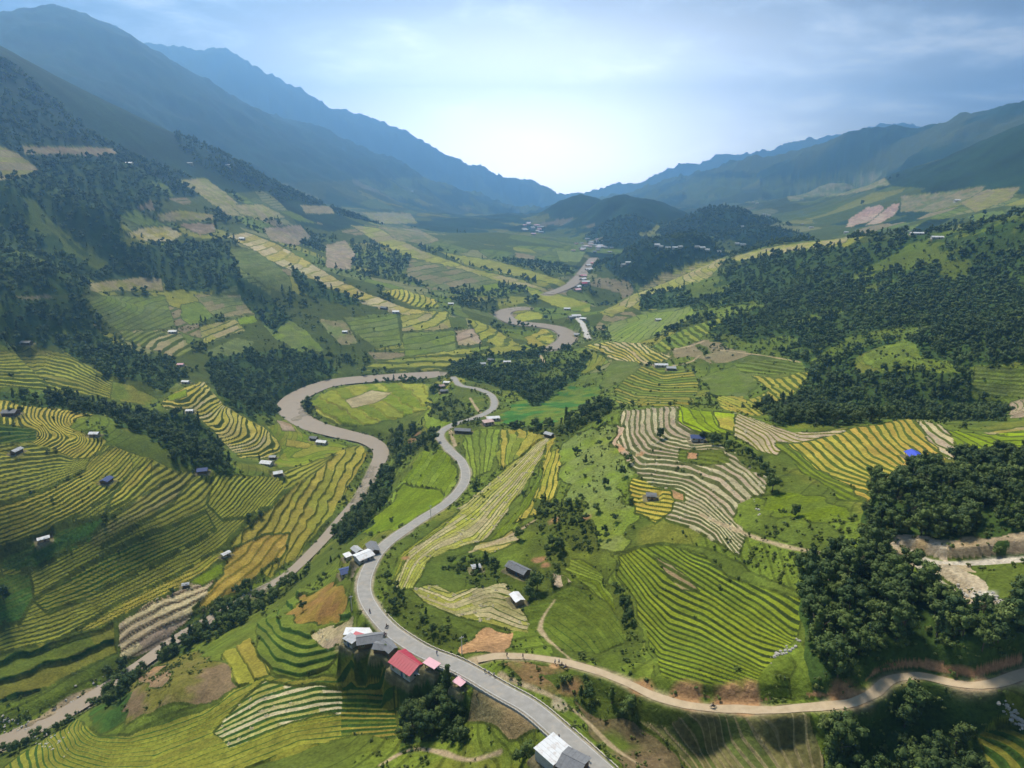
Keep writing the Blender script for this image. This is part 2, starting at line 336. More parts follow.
F([(525,338),(545,328),(556,338),(548,348),(530,346)], YG, YEL*.8, MGR, .2, H=1.5)
F([(222,236),(246,232),(268,240),(302,258),(335,278),(372,296),(406,308),(435,313),(400,315),(365,305),(320,284),(300,276),(272,262),(250,248)], STR*.85, YEL*.85, OLV, .2, H=5)
F([(380,291),(402,289),(436,300),(440,308),(420,309),(398,300)], YG*1.1, YEL, MGR, .4, H=2)
F([(325,245),(345,240),(356,254),(350,270),(326,268)], TAN*.9, PNK*.8)
F([(262,228),(300,225),(312,238),(296,246),(270,240)], PNK*.7, TAN*.8)
F([(300,205),(330,206),(335,214),(305,214)], TAN*.8); F([(360,212),(410,213),(418,224),(380,224)], TAN*.75, OLV)
F([(350,225),(378,228),(420,250),(470,268),(520,280),(555,292),(560,296),(520,288),(470,276),(420,262),(380,245)], YG, TAN, OLV, .2, H=6)
F([(380,226),(420,230),(440,240),(425,245),(395,240)], TAN*.8, SGR)
F([(410,258),(455,268),(500,282),(480,290),(430,290),(405,275)], TAN*.75, SGR, MGR, .2, H=4)
F([(440,252),(500,262),(555,278),(575,284),(560,285),(510,275),(460,264)], YG*.9, OLV*1.3)
F([(520,285),(560,295),(590,304),(590,312),(565,310),(535,298)], YG*1.1, VIV*.8, OLV, .15, H=3)
F([(480,285),(497,283),(500,290),(484,292)], VIV*.8)
F([(555,250),(585,252),(580,262),(560,262)], SGR*1.3)
# left middle terraces
F([(-40,352),(45,350),(72,357),(100,372),(115,382),(112,398),(60,392),(20,388),(-40,384)], OLV*1.1, YG*1.05, MGR, .45, [(0,[(0,356),(45,354),(70,360),(110,383)]),(5,[(0,371),(45,372),(75,380),(110,393)]),(9,[(0,384),(40,388),(70,395)])], 2.2)
F([(112,382),(132,386),(160,401),(150,406),(110,400)], GRN*1.2, OLV)
F([(161,403),(170,395),(185,387),(203,381),(210,388),(225,405),(245,418),(265,428),(281,444),(281,452),(262,459),(240,457),(226,446),(216,433),(200,420),(190,408),(165,409)], YEL*.95, STR*.8, MGR*.9, .45,
  [(0,[(172,396),(186,391),(198,384)]),(2.2,[(162,403),(178,405),(192,403),(206,388)]),(6,[(195,416),(208,411),(222,402)]),(10,[(200,429),(220,428),(227,420),(226,408)]),(15,[(223,446),(243,442),(256,433),(250,421)]),(19.5,[(233,457),(258,454),(276,445),(273,433)])], 1.8, mix=.35)
F([(165,399),(172,395),(186,389),(186,396),(172,400)], VIV)
F([(268,426),(285,418),(300,432),(322,440),(348,447),(330,456),(300,466),(270,468),(284,452)], YG*.75, VIV*.8, MGR, .1, H=1.2)
F([(285,440),(312,444),(308,450),(286,447)], YEL*.7)
F([(276,420),(290,424),(296,432),(282,432)], BRN*1.2, PNK*.8)
# near left hill
F([(-60,400),(2,401),(50,406),(90,410),(92,415),(76,420),(69,428),(85,434),(106,440),(101,447),(90,458),(70,459),(50,448),(25,443),(15,426),(-60,426)], YEL, YEL*.85, MGR*.8, .5,
  [(0,[(18,403),(17,418),(25,428),(38,432),(30,440),(18,444)]),(5,[(42,405),(38,418),(48,428),(57,433),(50,441),(38,448)]),(9.5,[(65,407),(58,418),(62,427),(78,434),(70,446),(60,453)]),(14,[(90,411),(73,420),(80,430),(93,437),(87,449),(76,457)])], 1.8, mix=.4)
F([(-60,426),(14,425),(36,432),(36,441),(-60,447)], GRN*.8, MGR, DGR, .4, [(0,[(0,428),(30,430)]),(3,[(0,444),(36,437)])], 1.6)
LG = [(0,[(-40,475),(0,462),(30,458),(60,455),(75,458)]),(6,[(-40,512),(0,500),(40,488),(85,468),(106,448)]),(15,[(-40,566),(0,553),(40,538),(85,515),(120,490),(150,458)]),(24,[(-40,620),(0,600),(40,582),(98,553),(162,527),(205,505),(225,478)]),(30.5,[(-40,648),(0,627),(49,611),(98,594),(156,564),(199,543),(240,512),(268,480)]),(36,[(-40,672),(0,655),(60,640),(110,615),(160,592),(200,573),(235,545),(285,490)])]
LG = [(v*1.3, l) for v, l in LG]
F([(-60,447),(28,442),(55,450),(75,459),(90,458),(103,445),(112,445),(126,452),(150,457),(168,466),(176,470),(190,470),(235,474),(279,476),(284,488),(272,505),(245,520),(226,545),(200,570),(150,600),(95,618),(60,640),(-60,690)], OLV*1.15, YG*.95, C(.07,.09,.024), .38, LG, 1.8, mix=.5)
F([(-60,510),(0,503),(50,488),(85,470),(90,458),(112,446),(128,452),(133,470),(115,492),(80,515),(40,538),(-60,570)], YEL*.9, OLV*1.1, MGR*.8, .45, LG, 1.8, mix=.35)
F([(133,470),(150,458),(152,475),(130,500),(105,512),(112,495)], YEL*.85, YG, MGR*.8, .45, LG, 1.8)
F([(80,540),(130,505),(150,490),(185,471),(200,471),(175,500),(140,525),(100,548)], TAN*.8, OLV, C(.06,.07,.02), .42, LG, 1.8)
F([(215,474),(279,476),(284,488),(272,505),(245,518),(222,520),(205,505)], YG*1.05, OLV*1.3, MGR*.8, .38, LG, 1.8, mix=.4)
F([(35,600),(110,552),(165,528),(205,512),(215,530),(160,562),(100,592),(50,612)], OLV, YG*.85, DGR*1.1, .45, LG, 1.8, mix=.45)
F([(30,545),(70,525),(110,515),(90,540),(35,570),(0,570),(0,557)], DGR*2, MGR*1.2, DGR*1.5, .3, LG, 1.4)
F([(0,575),(30,572),(35,600),(20,625),(-60,640),(-60,580)], DGR*2, MGR*1.2, DGR*1.5, .3, LG, 1.4)
F([(-60,668),(60,640),(95,620),(113,622),(117,652),(90,667),(40,692),(-60,720)], OLV*.75, GRN*.8, DGR, .12, [(0,[(0,660),(90,625)]),(1,[(0,680),(110,640)]),(2,[(0,700),(100,668)])], .8)
F([(60,640),(95,616),(150,587),(190,567),(222,548),(229,553),(202,576),(170,592),(130,612),(100,628)], YEL*.75, YG*.9, MGR, .2, LG, 1.4)
F([(117,626),(150,602),(185,588),(210,583),(232,580),(246,581),(222,600),(190,620),(150,646),(119,660)], PNK*.75, STR*.85, BRN*.7, .12, [(0,[(118,655),(160,630),(245,585)]),(3,[(118,626),(150,605),(225,578)])], .6, warp=2)
F([(194,612),(212,590),(222,572),(236,546),(262,535),(289,531),(284,552),(262,573),(236,591),(215,601)], GOLD*.75, GOLD*.65, OLV, .06, [(0,[(200,600),(250,560)]),(2,[(262,573),(289,540)])], .5)
F([(187,583),(205,573),(226,560),(222,575),(205,588)], VIV*.7)
F([(228,548),(245,525),(272,507),(300,481),(335,451),(362,444),(366,456),(352,480),(332,515),(300,550),(272,575),(262,573),(285,552),(289,532),(262,534),(240,545)], YG*.85, YEL*.72, MGR, .12, [(0,[(285,480),(245,530),(235,560)]),(3,[(310,480),(285,520),(270,570)]),(6,[(355,450),(320,520),(290,560)])], .8)
F([(285,470),(325,458),(350,449),(335,455),(300,482),(284,490),(278,478)], YG*.9, OLV*1.3, MGR, .25, [(0,[(285,472),(340,452)]),(3,[(285,490),(345,452)])], 1.)
# bottom left mound
F([(60,768),(25,750),(75,715),(100,690),(150,660),(200,640),(262,612),(270,640),(255,652),(230,690),(130,735),(85,735),(75,768)], MGR*1.4, GRN)
F([(87,727),(95,702),(120,681),(132,690),(128,722),(97,735)], DGR*1.4, MGR)
F([(120,692),(140,672),(175,661),(192,655),(216,655),(231,668),(232,690),(210,702),(160,712),(126,733),(119,715)], BRN*.85, OLV*.7, warp=5)
F([(143,680),(160,670),(175,668),(168,677),(158,690),(148,692)], SOIL*.9, BRN, warp=5)
F([(222,651),(250,637),(258,650),(268,674),(236,690),(228,668)], YG*.9, YEL*.65, MGR, .08, [(0,[(222,650),(236,690)]),(2,[(250,637),(268,674)])], .5)
MG = [(0,[(105,690),(93,708),(86,727),(98,737),(130,738),(165,728),(205,713),(232,693),(262,677)]),(3,[(85,708),(68,728),(76,747),(110,757),(155,752),(215,729),(262,704),(317,690),(360,690),(395,692)]),(6,[(70,712),(48,735),(58,762),(95,775),(150,775),(220,748),(283,724),(340,714),(395,715)]),(9,[(55,716),(25,752),(32,785),(100,800),(220,775),(300,742),(395,733)])]
MG = [(v*1.5, l) for v, l in MG]
F([(232,690),(267,675),(300,678),(345,679),(394,683),(400,700),(392,728),(350,738),(290,755),(230,775),(0,790),(5,768),(25,750),(75,716),(86,728),(97,736),(130,736),(168,723),(212,706)], YG*.75, OLV, DGR*1.2, .42, MG, 1.6, mix=.5)
F([(212,730),(240,700),(262,680),(300,684),(345,690),(394,692),(394,712),(340,712),(290,722),(225,748)], CRM*.75, YG*.9, DGR*1.3, .52, MG, 1.6, mix=.3)
F([(340,683),(394,684),(394,735),(340,738)], GRN*.8, YEL*.6, DGR*1.2, .5, MG, 1.5)
F([(256,625),(290,602),(300,590),(342,588),(352,608),(348,650),(330,672),(300,678),(270,673),(257,650)], MGR*1.4, GRN*1.1, DGR*1.3, .2, [(0,[(262,640),(275,660),(300,668),(345,655)]),(3,[(275,610),(282,630),(310,640),(350,630)])], 1.5)
F([(284,612),(302,598),(335,583),(346,600),(343,622),(312,625)], GOLD*.55, ORG*.7, warp=3)
F([(311,636),(325,628),(352,622),(356,645),(332,650)], STR*.7, PNK*.8, warp=3)
# yard and cut banks
F([(467,684),(490,688),(520,705),(550,730),(540,740),(502,743),(480,726),(465,720)], C(.27,.2,.1), C(.2,.17,.085), warp=4)
F([(470,629),(508,631),(515,645),(510,655),(464,657)], SOIL*.95, C(.36,.22,.12), warp=4)
F([(520,655),(575,662),(560,675),(590,700),(560,705),(520,680),(500,668)], MGR*1.3, SOIL*.5, warp=5)
# spur between the road and the gully
F([(560,443),(612,425),(622,465),(634,520),(622,548),(600,552),(585,522),(570,500),(556,480)], GRN*1.45, SGR*1.3, warp=6)
F([(450,560),(480,545),(520,528),(560,515),(600,550),(625,600),(640,660),(600,668),(540,650),(520,600),(470,590)], GRN*.95, MGR, warp=5)
F([(425,411),(445,404),(460,407),(466,415),(449,425),(432,433),(424,426)], VIV*.9, GRN*1.6)
F([(428,448),(444,452),(457,470),(457,488),(440,506),(408,527),(374,532),(358,531),(385,510),(404,478)], VIV*.75, GRN*1.5, MGR, .25, [(0,[(432,450),(408,490)]),(6,[(455,470),(436,497)])], 1.2)
F([(384,512),(404,485),(440,490),(444,503),(408,528),(374,534),(357,532)], VIV*.8, VIV*.7)
F([(462,434),(478,429),(502,430),(497,455),(490,472),(472,476),(464,458)], GRN*1.6, GRN*1.2, MGR, .4, [(0,[(464,436),(472,474)]),(5,[(500,431),(490,472)])], 1.4)
F([(500,430),(532,431),(547,438),(532,456),(512,473),(502,472),(497,455)], YEL*.8, GRN*1.5, MGR, .3, [(0,[(500,432),(500,470)]),(5,[(545,438),(520,465)])], 1.2, mix=.5)
CG = [(0,[(548,436),(506,478),(470,510),(430,537),(404,557),(392,588)]),(8,[(550,446),(518,490),(492,524),(476,542),(440,553),(425,566),(411,590)])]
F([(392,592),(388,578),(398,560),(420,543),(446,522),(470,500),(500,473),(525,455),(547,436),(550,445),(535,470),(515,500),(498,522),(480,543),(446,552),(428,562),(414,588)], STR*.75, YG*1.05, MGR*.9, .42, CG, 1.5, mix=.6)
F([(388,585),(388,575),(398,557),(425,535),(462,507),(440,530),(410,552),(396,575),(394,592)], YG*.8, GRN, MGR, .3, CG, 1.4)
F([(546,450),(540,470),(524,500),(506,522),(480,545),(502,546),(515,532),(532,503),(552,462)], VIV*.6, GRN*1.2, MGR, .3, CG, 1.2)
F([(549,441),(555,437),(551,452),(560,448),(559,470),(553,500),(542,514),(512,523),(530,503),(543,470)], YEL*.85, YG, MGR, .35, [(0,[(550,440),(512,520)]),(4,[(560,450),(545,512)])], 1.3)
F([(478,543),(500,536),(512,530),(520,540),(490,552),(470,552)], STR*.8, YEL*.7, MGR, .4, [(0,[(478,545),(515,535)]),(2,[(478,553),(520,545)])], 1.2)
F([(410,589),(430,583),(455,592),(485,585),(508,582),(520,600),(526,618),(523,633),(490,627),(450,614),(420,602)], STR*.72, YG*.9, MGR*.8, .48, [(0,[(417,588),(450,601),(480,588),(500,582)]),(5,[(412,600),(455,614),(490,606),(522,620)])], 1.5, mix=.4)
F([(525,606),(550,596),(570,588),(590,590),(610,605),(624,625),(622,645),(592,656),(562,651),(540,643),(525,628)], GRN*.95, GRN*.8, DGR*.9, .2, [(0,[(540,592),(573,595),(607,620),(626,642)]),(5,[(525,618),(560,610),(592,632),(608,654)]),(9,[(525,634),(545,628),(575,652)])], 1.3)
F([(545,560),(580,560),(603,577),(625,600),(643,630),(628,626),(606,602),(570,577)], GRN*1.3, VIV*.6, MGR, .15, [(0,[(545,560),(600,580),(640,630)]),(2,[(560,558),(610,580)])], 1.)
F([(546,572),(560,577),(572,585),(556,593),(545,588)], STR*.7, PNK*.8, MGR, .4, H=1)
# near hill on the right
DG = [(7.5,[(673,409),(672,423),(680,433),(694,438)]),(5.2,[(657,411),(657,428),(667,440),(690,446)]),(2.7,[(640,411),(640,433),(650,447),(677,453),(717,456),(745,472),(764,492)]),(0,[(625,412),(623,433),(628,450),(643,462),(687,465),(720,478),(755,512)]),(-1.3,[(637,469),(667,472),(693,477),(727,500),(747,523)]),(-3.8,[(642,482),(680,486),(705,500),(740,533)]),(-8.5,[(673,509),(700,518),(718,530),(735,552)]),(4.2,[(748,466),(765,482)])]
DG = [(v*1.15, l) for v, l in DG]
F([(620,419),(624,411),(660,409),(680,406),(678,421),(690,431),(702,436),(722,446),(742,456),(771,470),(764,500),(755,514),(748,530),(738,556),(715,545),(690,530),(665,520),(660,505),(640,483),(626,463),(617,440)], CRM*.68, PNK*.9, C(.10,.11,.04), .46, DG, 1.7, mix=.35)
F([(614,425),(621,425),(622,445),(632,460),(622,462),(615,440)], SOIL, PNK, warp=3)
F([(678,450),(720,452),(735,465),(705,468),(680,462)], GRN, MGR*1.3, MGR, .3, DG, 1.4)
F([(688,452),(698,453),(698,460),(688,460)], SOIL*.9)
F([(655,489),(683,493),(683,500),(660,497)], SOIL*.8, BRN)
F([(630,480),(650,485),(672,499),(670,512),(656,526),(640,520),(629,513),(634,500)], YEL*.95, GOLD*.95, MGR, .2, DG, 1.0, mix=.3, warp=3)
F([(678,406),(697,410),(736,413),(737,436),(715,434),(690,431),(677,422)], LIME*.85, VIV, MGR, .14, [(0,[(680,408),(683,424),(700,431)]),(2,[(700,412),(706,425),(720,433)]),(3,[(712,413),(717,427),(735,435)])], 1.0, warp=1)
F([(713,412),(735,414),(736,434),(719,428)], YEL*.9, LIME, warp=1)
F([(736,414),(766,423),(792,431),(826,432),(852,429),(832,438),(792,445),(776,456),(760,450),(745,445),(733,437)], PNK*1.05, STR*.85, OLV*.8, .3, [(0,[(735,420),(765,435),(775,452)]),(3,[(745,416),(775,432),(800,442)]),(6,[(765,422),(800,432),(850,430)])], 1.1)
EG = [(0,[(773,446),(812,476),(862,501)]),(1.6,[(791,446),(824,475),(868,489)]),(4.5,[(819,441),(845,464),(884,482)]),(7,[(845,436),(868,459),(902,475)]),(9.5,[(871,428),(884,446),(907,464)]),(12,[(894,423),(904,441),(925,457)]),(14.5,[(917,423),(938,444),(966,459)])]
EG = [(v*1.2, l) for v, l in EG]
F([(774,444),(800,442),(835,435),(870,425),(910,420),(932,423),(950,430),(942,440),(950,457),(935,463),(905,471),(880,483),(868,503),(845,497),(820,482),(795,463)], GOLD*.95, YEL*.9, MGR, .42, EG, 1.8, mix=.5)
F([(774,444),(786,444),(812,468),(850,488),(866,500),(840,497),(800,470)], VIV*.7, YG, MGR, .4, EG, 1.6)
F([(916,421),(942,424),(952,437),(957,450),(975,459),(946,458),(926,441)], STR*.9, PNK, MGR, .35, EG, 1.5)
F([(946,428),(985,434),(1024,430),(1070,428),(1070,450),(1012,456),(985,457),(962,452),(952,440)], LIME*.75, VIV*.85, MGR, .2, [(0,[(952,432),(985,450),(1030,452)]),(2,[(965,430),(1000,443),(1030,442)])], 1.0)
F([(985,431),(1024,426),(1060,425),(1060,430),(1024,431),(990,435)], TAN, YEL*.7)
F([(1008,404),(1030,397),(1060,398),(1060,418),(1010,417)], PNK*.8, BRN, MGR, .2, H=2)
F([(610,556),(640,544),(668,545),(700,548),(735,560),(770,580),(812,596),(815,630),(800,650),(775,660),(765,690),(700,690),(660,680),(645,640),(628,600)], GRN*1.2, MGR*1.3)
HG = [(0,[(616,558),(646,598),(669,622),(702,634),(738,654),(762,666)]),(5.8,[(646,634),(661,652),(702,664),(758,684)]),(-4.5,[(631,553),(661,583),(712,608),(753,634),(785,646)]),(-8.5,[(660,552),(702,578),(750,608),(790,636)]),(-13,[(690,552),(712,560),(753,578),(788,596),(808,608)])]
F([(616,557),(640,545),(668,546),(700,556),(726,574),(766,589),(811,600),(806,616),(796,640),(771,655),(762,670),(756,689),(700,686),(666,676),(651,646),(645,630),(630,596),(618,576)], C(.18,.215,.027), C(.14,.18,.025), C(.045,.062,.017), .2, HG, 1.7, mix=.4)
F([(651,556),(668,565),(690,582),(697,590),(680,588),(660,572)], BRN*1.2, TAN*.8, MGR, .35, HG, 1.4)
F([(735,500),(770,498),(800,505),(830,530),(850,552),(820,560),(770,540),(745,530)], GRN*1.25, MGR*1.2, warp=5)
F([(760,500),(795,495),(840,500),(860,520),(830,530),(790,520)], VIV*.7, GRN, warp=5)
F([(800,652),(826,655),(832,690),(802,696),(795,672)], GRN*1.5, GRN*1.1, warp=4)
F([(640,716),(700,713),(780,716),(816,722),(822,780),(690,780),(640,742)], C(.09,.11,.03), C(.16,.14,.06), C(.23,.19,.1), .16, [(0,[(640,716),(690,768)]),(7,[(700,713),(740,768)]),(14,[(815,722),(822,768)])], .5, warp=3)
F([(975,735),(1024,728),(1070,725),(1070,790),(990,790)], YG*.45, OLV*.7, DGR, .35, H=1.5)
F([(580,705),(640,715),(690,768),(720,800),(640,800),(600,745)], MGR*1.3, BRN*.6, warp=5)
# terraces behind the near crest
F([(583,346),(610,342),(640,343),(655,350),(672,356),(665,363),(640,363),(615,361),(600,352)], YEL*.9, STR*.85, MGR, .4, [(0,[(585,346),(600,352),(625,362)]),(4,[(610,343),(625,350),(640,362)]),(8,[(640,344),(650,354),(668,362)])], 1.5)
F([(560,352),(585,348),(602,356),(610,362),(590,372),(575,378),(565,368)], GRN*1.2, YG*.8, MGR, .35, H=1.5)
F([(652,347),(672,334),(705,322),(724,317),(722,328),(702,340),(676,349),(660,352)], GRN*1.5, YG, MGR, .4, [(0,[(655,342),(668,352)]),(9,[(712,320),(722,330)])], 1.5)
F([(609,396),(628,376),(640,366),(692,370),(699,385),(692,406),(650,408),(620,403)], GRN*1.2, YEL*.75, MGR, .42, [(0,[(611,392),(636,401),(687,403)]),(11,[(636,367),(662,377),(698,374)])], 1.6, mix=.5)
F([(600,384),(612,360),(640,363),(636,372),(615,385),(606,392)], MGR*1.4, SGR)
F([(700,378),(735,365),(770,372),(745,398),(712,395)], SGR, GRN)
F([(714,396),(745,397),(754,416),(735,412),(720,408)], YEL*.8, YG, MGR, .45, [(0,[(716,397),(748,412)]),(3,[(720,392),(752,402)])], 1.4)
F([(748,375),(776,379),(800,372),(813,374),(800,386),(786,401),(770,413),(755,416),(746,402),(770,390)], YG, YEL*.8, MGR, .4, [(0,[(748,400),(765,412)]),(4,[(765,388),(782,402)]),(8,[(785,376),(800,386)])], 1.5)
F([(733,362),(775,360),(812,367),(800,372),(770,375),(742,373)], GRN*1.2, SGR, MGR, .35, [(0,[(740,362),(800,372)]),(3,[(740,374),(790,380)])], 1.4)
F([(518,402),(560,386),(602,386),(602,396),(576,411),(546,426),(514,427),(498,417)], C(.05,.14,.03), GRN*1.2, warp=4)
F([(604,326),(640,315),(680,310),(724,296),(702,316),(660,332),(640,343),(612,342)], SGR*1.4, GRN*1.5, MGR, .2, H=3)
F([(598,313),(625,300),(660,275),(700,262),(727,258),(702,286),(670,292),(640,302),(612,318)], OLV*1.3, TAN, MGR, .15, H=4)
F([(973,367),(1024,370),(1070,372),(1070,402),(1024,400),(985,396),(971,390)], SGR, GRN*1.2, MGR, .3, [(0,[(975,370),(1060,374)]),(6,[(973,392),(1060,400)])], 1.3)
F([(888,262),(930,261),(946,266),(936,275),(898,276)], VIV*.8, GRN*1.3)
F([(865,356),(900,338),(922,350),(902,366),(868,369)], GRN*1.3, MGR*1.4, warp=5)
F([(905,300),(960,288),(1000,290),(960,297),(920,304)], GRN*1.2)
F([(875,245),(900,243),(908,256),(890,258),(875,252)], GRN*1.1, PNK*.7, warp=3)
F([(778,246),(830,240),(850,236),(845,243),(800,250),(760,258),(730,262),(735,256)], YG*.9, TAN)
F([(790,267),(812,262),(808,272),(780,276)], YG*.8, TAN*.8)
# river islands
F([(309,403),(328,391),(358,384),(400,383),(432,384),(428,398),(438,408),(405,416),(372,426),(345,425),(318,415)], YG*1.0, VIV*.75, OLV, .1, [(0,[(309,403),(345,425)]),(4,[(360,384),(400,416)]),(7,[(420,384),(438,408)])], .6, mix=.5)
F([(345,400),(372,390),(392,393),(375,403),(352,409)], TAN, STR*.7)
F([(514,317),(526,311),(543,313),(541,319),(522,322)], YG*1.1, VIV*.8)
# far valley floor and slopes
F([(866,208),(880,205),(890,214),(872,222),(845,228),(850,218)], C(.36,.24,.19), PNK, warp=3)
F([(890,205),(900,203),(895,215),(880,224),(865,226)], C(.34,.23,.18), PNK, warp=3)
F([(900,196),(950,192),(985,186),(975,200),(930,212),(900,212)], TAN*.7, SGR*.9); F([(960,203),(985,190),(1020,187),(1010,200),(975,213)], TAN*.7, OLV)
F([(780,190),(830,180),(880,172),(890,185),(850,195),(790,202)], SGR, TAN*.8)

def inpoly(P, x, y):
    c = np.zeros(x.shape, bool); n = len(P)
    for k in range(n):
        x0, y0 = P[k]; x1, y1 = P[(k+1) % n]
        if y0 == y1: continue
        m = ((y0 > y) != (y1 > y)) & (x < (x1-x0)*(y-y0)/(y1-y0)+x0)
        c ^= m
    return c
def guide_field(guides, bb):
    """level number interpolated between traced contour lines"""
    S = []; V = []
    for v, l in guides:
        for a, b in zip(l[:-1], l[1:]):
            m = max(1, int(math.hypot(b[0]-a[0], b[1]-a[1])/8))
            for k in range(m): S.append((a[0]+(b[0]-a[0])*k/m, a[1]+(b[1]-a[1])*k/m)); V.append(v)
        S.append(l[-1]); V.append(v)
    S = np.array(S, float)/100; V = np.array(V, float); n = len(S)
    c = .04
    A = np.sqrt(((S[:, None]-S[None])**2).sum(-1)+c*c); Q = np.c_[np.ones(n), S]
    w = np.linalg.solve(np.block([[-A-0.002*np.eye(n), Q], [Q.T, np.zeros((3, 3))]]), np.r_[V, 0, 0, 0])
    gx = np.arange(bb[0]-8, bb[2]+9, 3.0)/100; gy = np.arange(bb[1]-8, bb[3]+9, 3.0)/100
    G = np.zeros((len(gy), len(gx)))
    for i, yy in enumerate(gy):
        d = np.sqrt((gx[:, None]-S[None, :, 0])**2+(yy-S[None, :, 1])**2+c*c)
        G[i] = -d@w[:n]+w[n]+w[n+1]*gx+w[n+2]*yy
    return G

PX, PY = project(XX, YY, ZZ)
n_a = fbm(XX, YY, 40, 4, 11); n_b = fbm(XX, YY, 9, 3, 12); n_c = fbm(XX, YY, 260, 4, 13); n_d = fbm(XX, YY, 3.2, 2, 14)
# default cover: rough grass and scrub near, wooded mountains far
t = sstep(.38, .62, n_a)[..., None]
TREAD = (MGR*1.15)*(1-t)+(GRN*1.15)*t
dry = sstep(.6, .75, fbm(XX, YY, 30, 4, 15))[..., None]*.6
TREAD = TREAD*(1-dry)+(OLV*.9)*dry
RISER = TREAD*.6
RWID = np.zeros_like(ZZ); PHI = ZZ/2.4; STEP = np.zeros_like(ZZ)
# patchwork of small farmed plots on the middle and far slopes (cells in plan)
def cells(x, y, s, seed):
    gx = x/s+1.2*(fbm(x, y, s*2.5, 3, seed)-.5)*2; gy = y/s+1.2*(fbm(x, y, s*2.5, 3, seed+3)-.5)*2
    ix = np.floor(gx).astype(int); iy = np.floor(gy).astype(int)
    best = np.full(x.shape, 9.); sec = np.full(x.shape, 9.); idc = np.zeros(x.shape, int)
    for di in (-1, 0, 1):
        for dj in (-1, 0, 1):
            a = ix+di; b = iy+dj
            cx = a+.15+.7*_LAT[a & 511, (b+seed*7) & 511]; cy = b+.15+.7*_LAT[(a+91) & 511, (b+seed*13) & 511]
            d = (cx-gx)**2+(cy-gy)**2; new = d < best
            sec = np.where(new, best, np.minimum(sec, d)); idc = np.where(new, (a*73+b*179) & 511, idc); best = np.where(new, d, best)
    return idc, np.sqrt(sec)-np.sqrt(best)
# old grassed-over steps on the rough slopes near the road
old = (RR < 800) & (n_c > .40)
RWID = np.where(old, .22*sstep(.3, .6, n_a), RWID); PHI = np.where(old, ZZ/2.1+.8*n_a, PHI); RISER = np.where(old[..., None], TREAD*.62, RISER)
far = RR > 620
PAL = np.array([SGR*1.15, SGR*.7+TAN*.35, OLV*1.1, GRN*1.2, YG*.8, TAN*.6+PNK*.1, SGR*.9, MGR*1.5, GRN*1.1, GRN])
farm = far & (RR < 4200) & (ZZ < -25) & (n_c < .62)
idc, edge = cells(XX, YY, 62, 3); idc2, edge2 = cells(XX, YY, 130, 5)
big = RR > 1700
idc = np.where(big, idc2, idc); edge = np.where(big, edge2, edge)
isf = farm & (_LAT[idc, 5] < .62) & (edge > .07)
colr = PAL[(_LAT[idc, 9]*9.99).astype(int)]*(1-.4*sstep(1500, 2600, RR))[..., None]  # far plots darkened with distance: cloud shadow put into their colour
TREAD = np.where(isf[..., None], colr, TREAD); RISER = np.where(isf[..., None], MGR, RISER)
PHI = np.where(isf, ZZ/5.0, PHI); RWID = np.where(isf & (_LAT[idc, 11] < .6), .25, RWID)
hedge = farm & ~isf
TREAD = np.where(hedge[..., None], MGR*.85, TREAD)
wood = (RR > 1150) & ((HMASK > .3) | (ZZ > -45) | ((n_c > .6) & (RR > 1500)))
TREAD = np.where(wood[..., None], C(.016,.036,.017)*(.25+1.5*fbm(XX, YY, 55, 4, 51)[..., None])+0*TREAD, TREAD); RWID = np.where(wood, 0, RWID)
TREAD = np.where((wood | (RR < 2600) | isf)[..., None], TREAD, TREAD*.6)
hi = (RR > 2600) & (XX > 0) & (ZZ > -20)
tt = sstep(.5, .62, fbm(XX, YY, 320, 4, 21))[..., None]
TREAD = np.where(hi[..., None], TREAD*(1-tt)+(SGR*.5)*tt, TREAD)  # right mountain patches kept dark, cloud shade painted into the ground colour
SEEN = VIS & (PX > -60) & (PX < 1090) & (PY > 0) & (PY < 830)
jx = (fbm(XX, YY, 14, 3, 31)-.5)*2; jy = (fbm(XX, YY, 14, 3, 32)-.5)*2
FID = np.full(ZZ.shape, -1, np.int16)
scl = np.clip(300/RR, .15, 1.6)      # wobble of the plot edges is measured on the ground
gphi_cache = {}
dAA = AZ_[1]-AZ_[0]
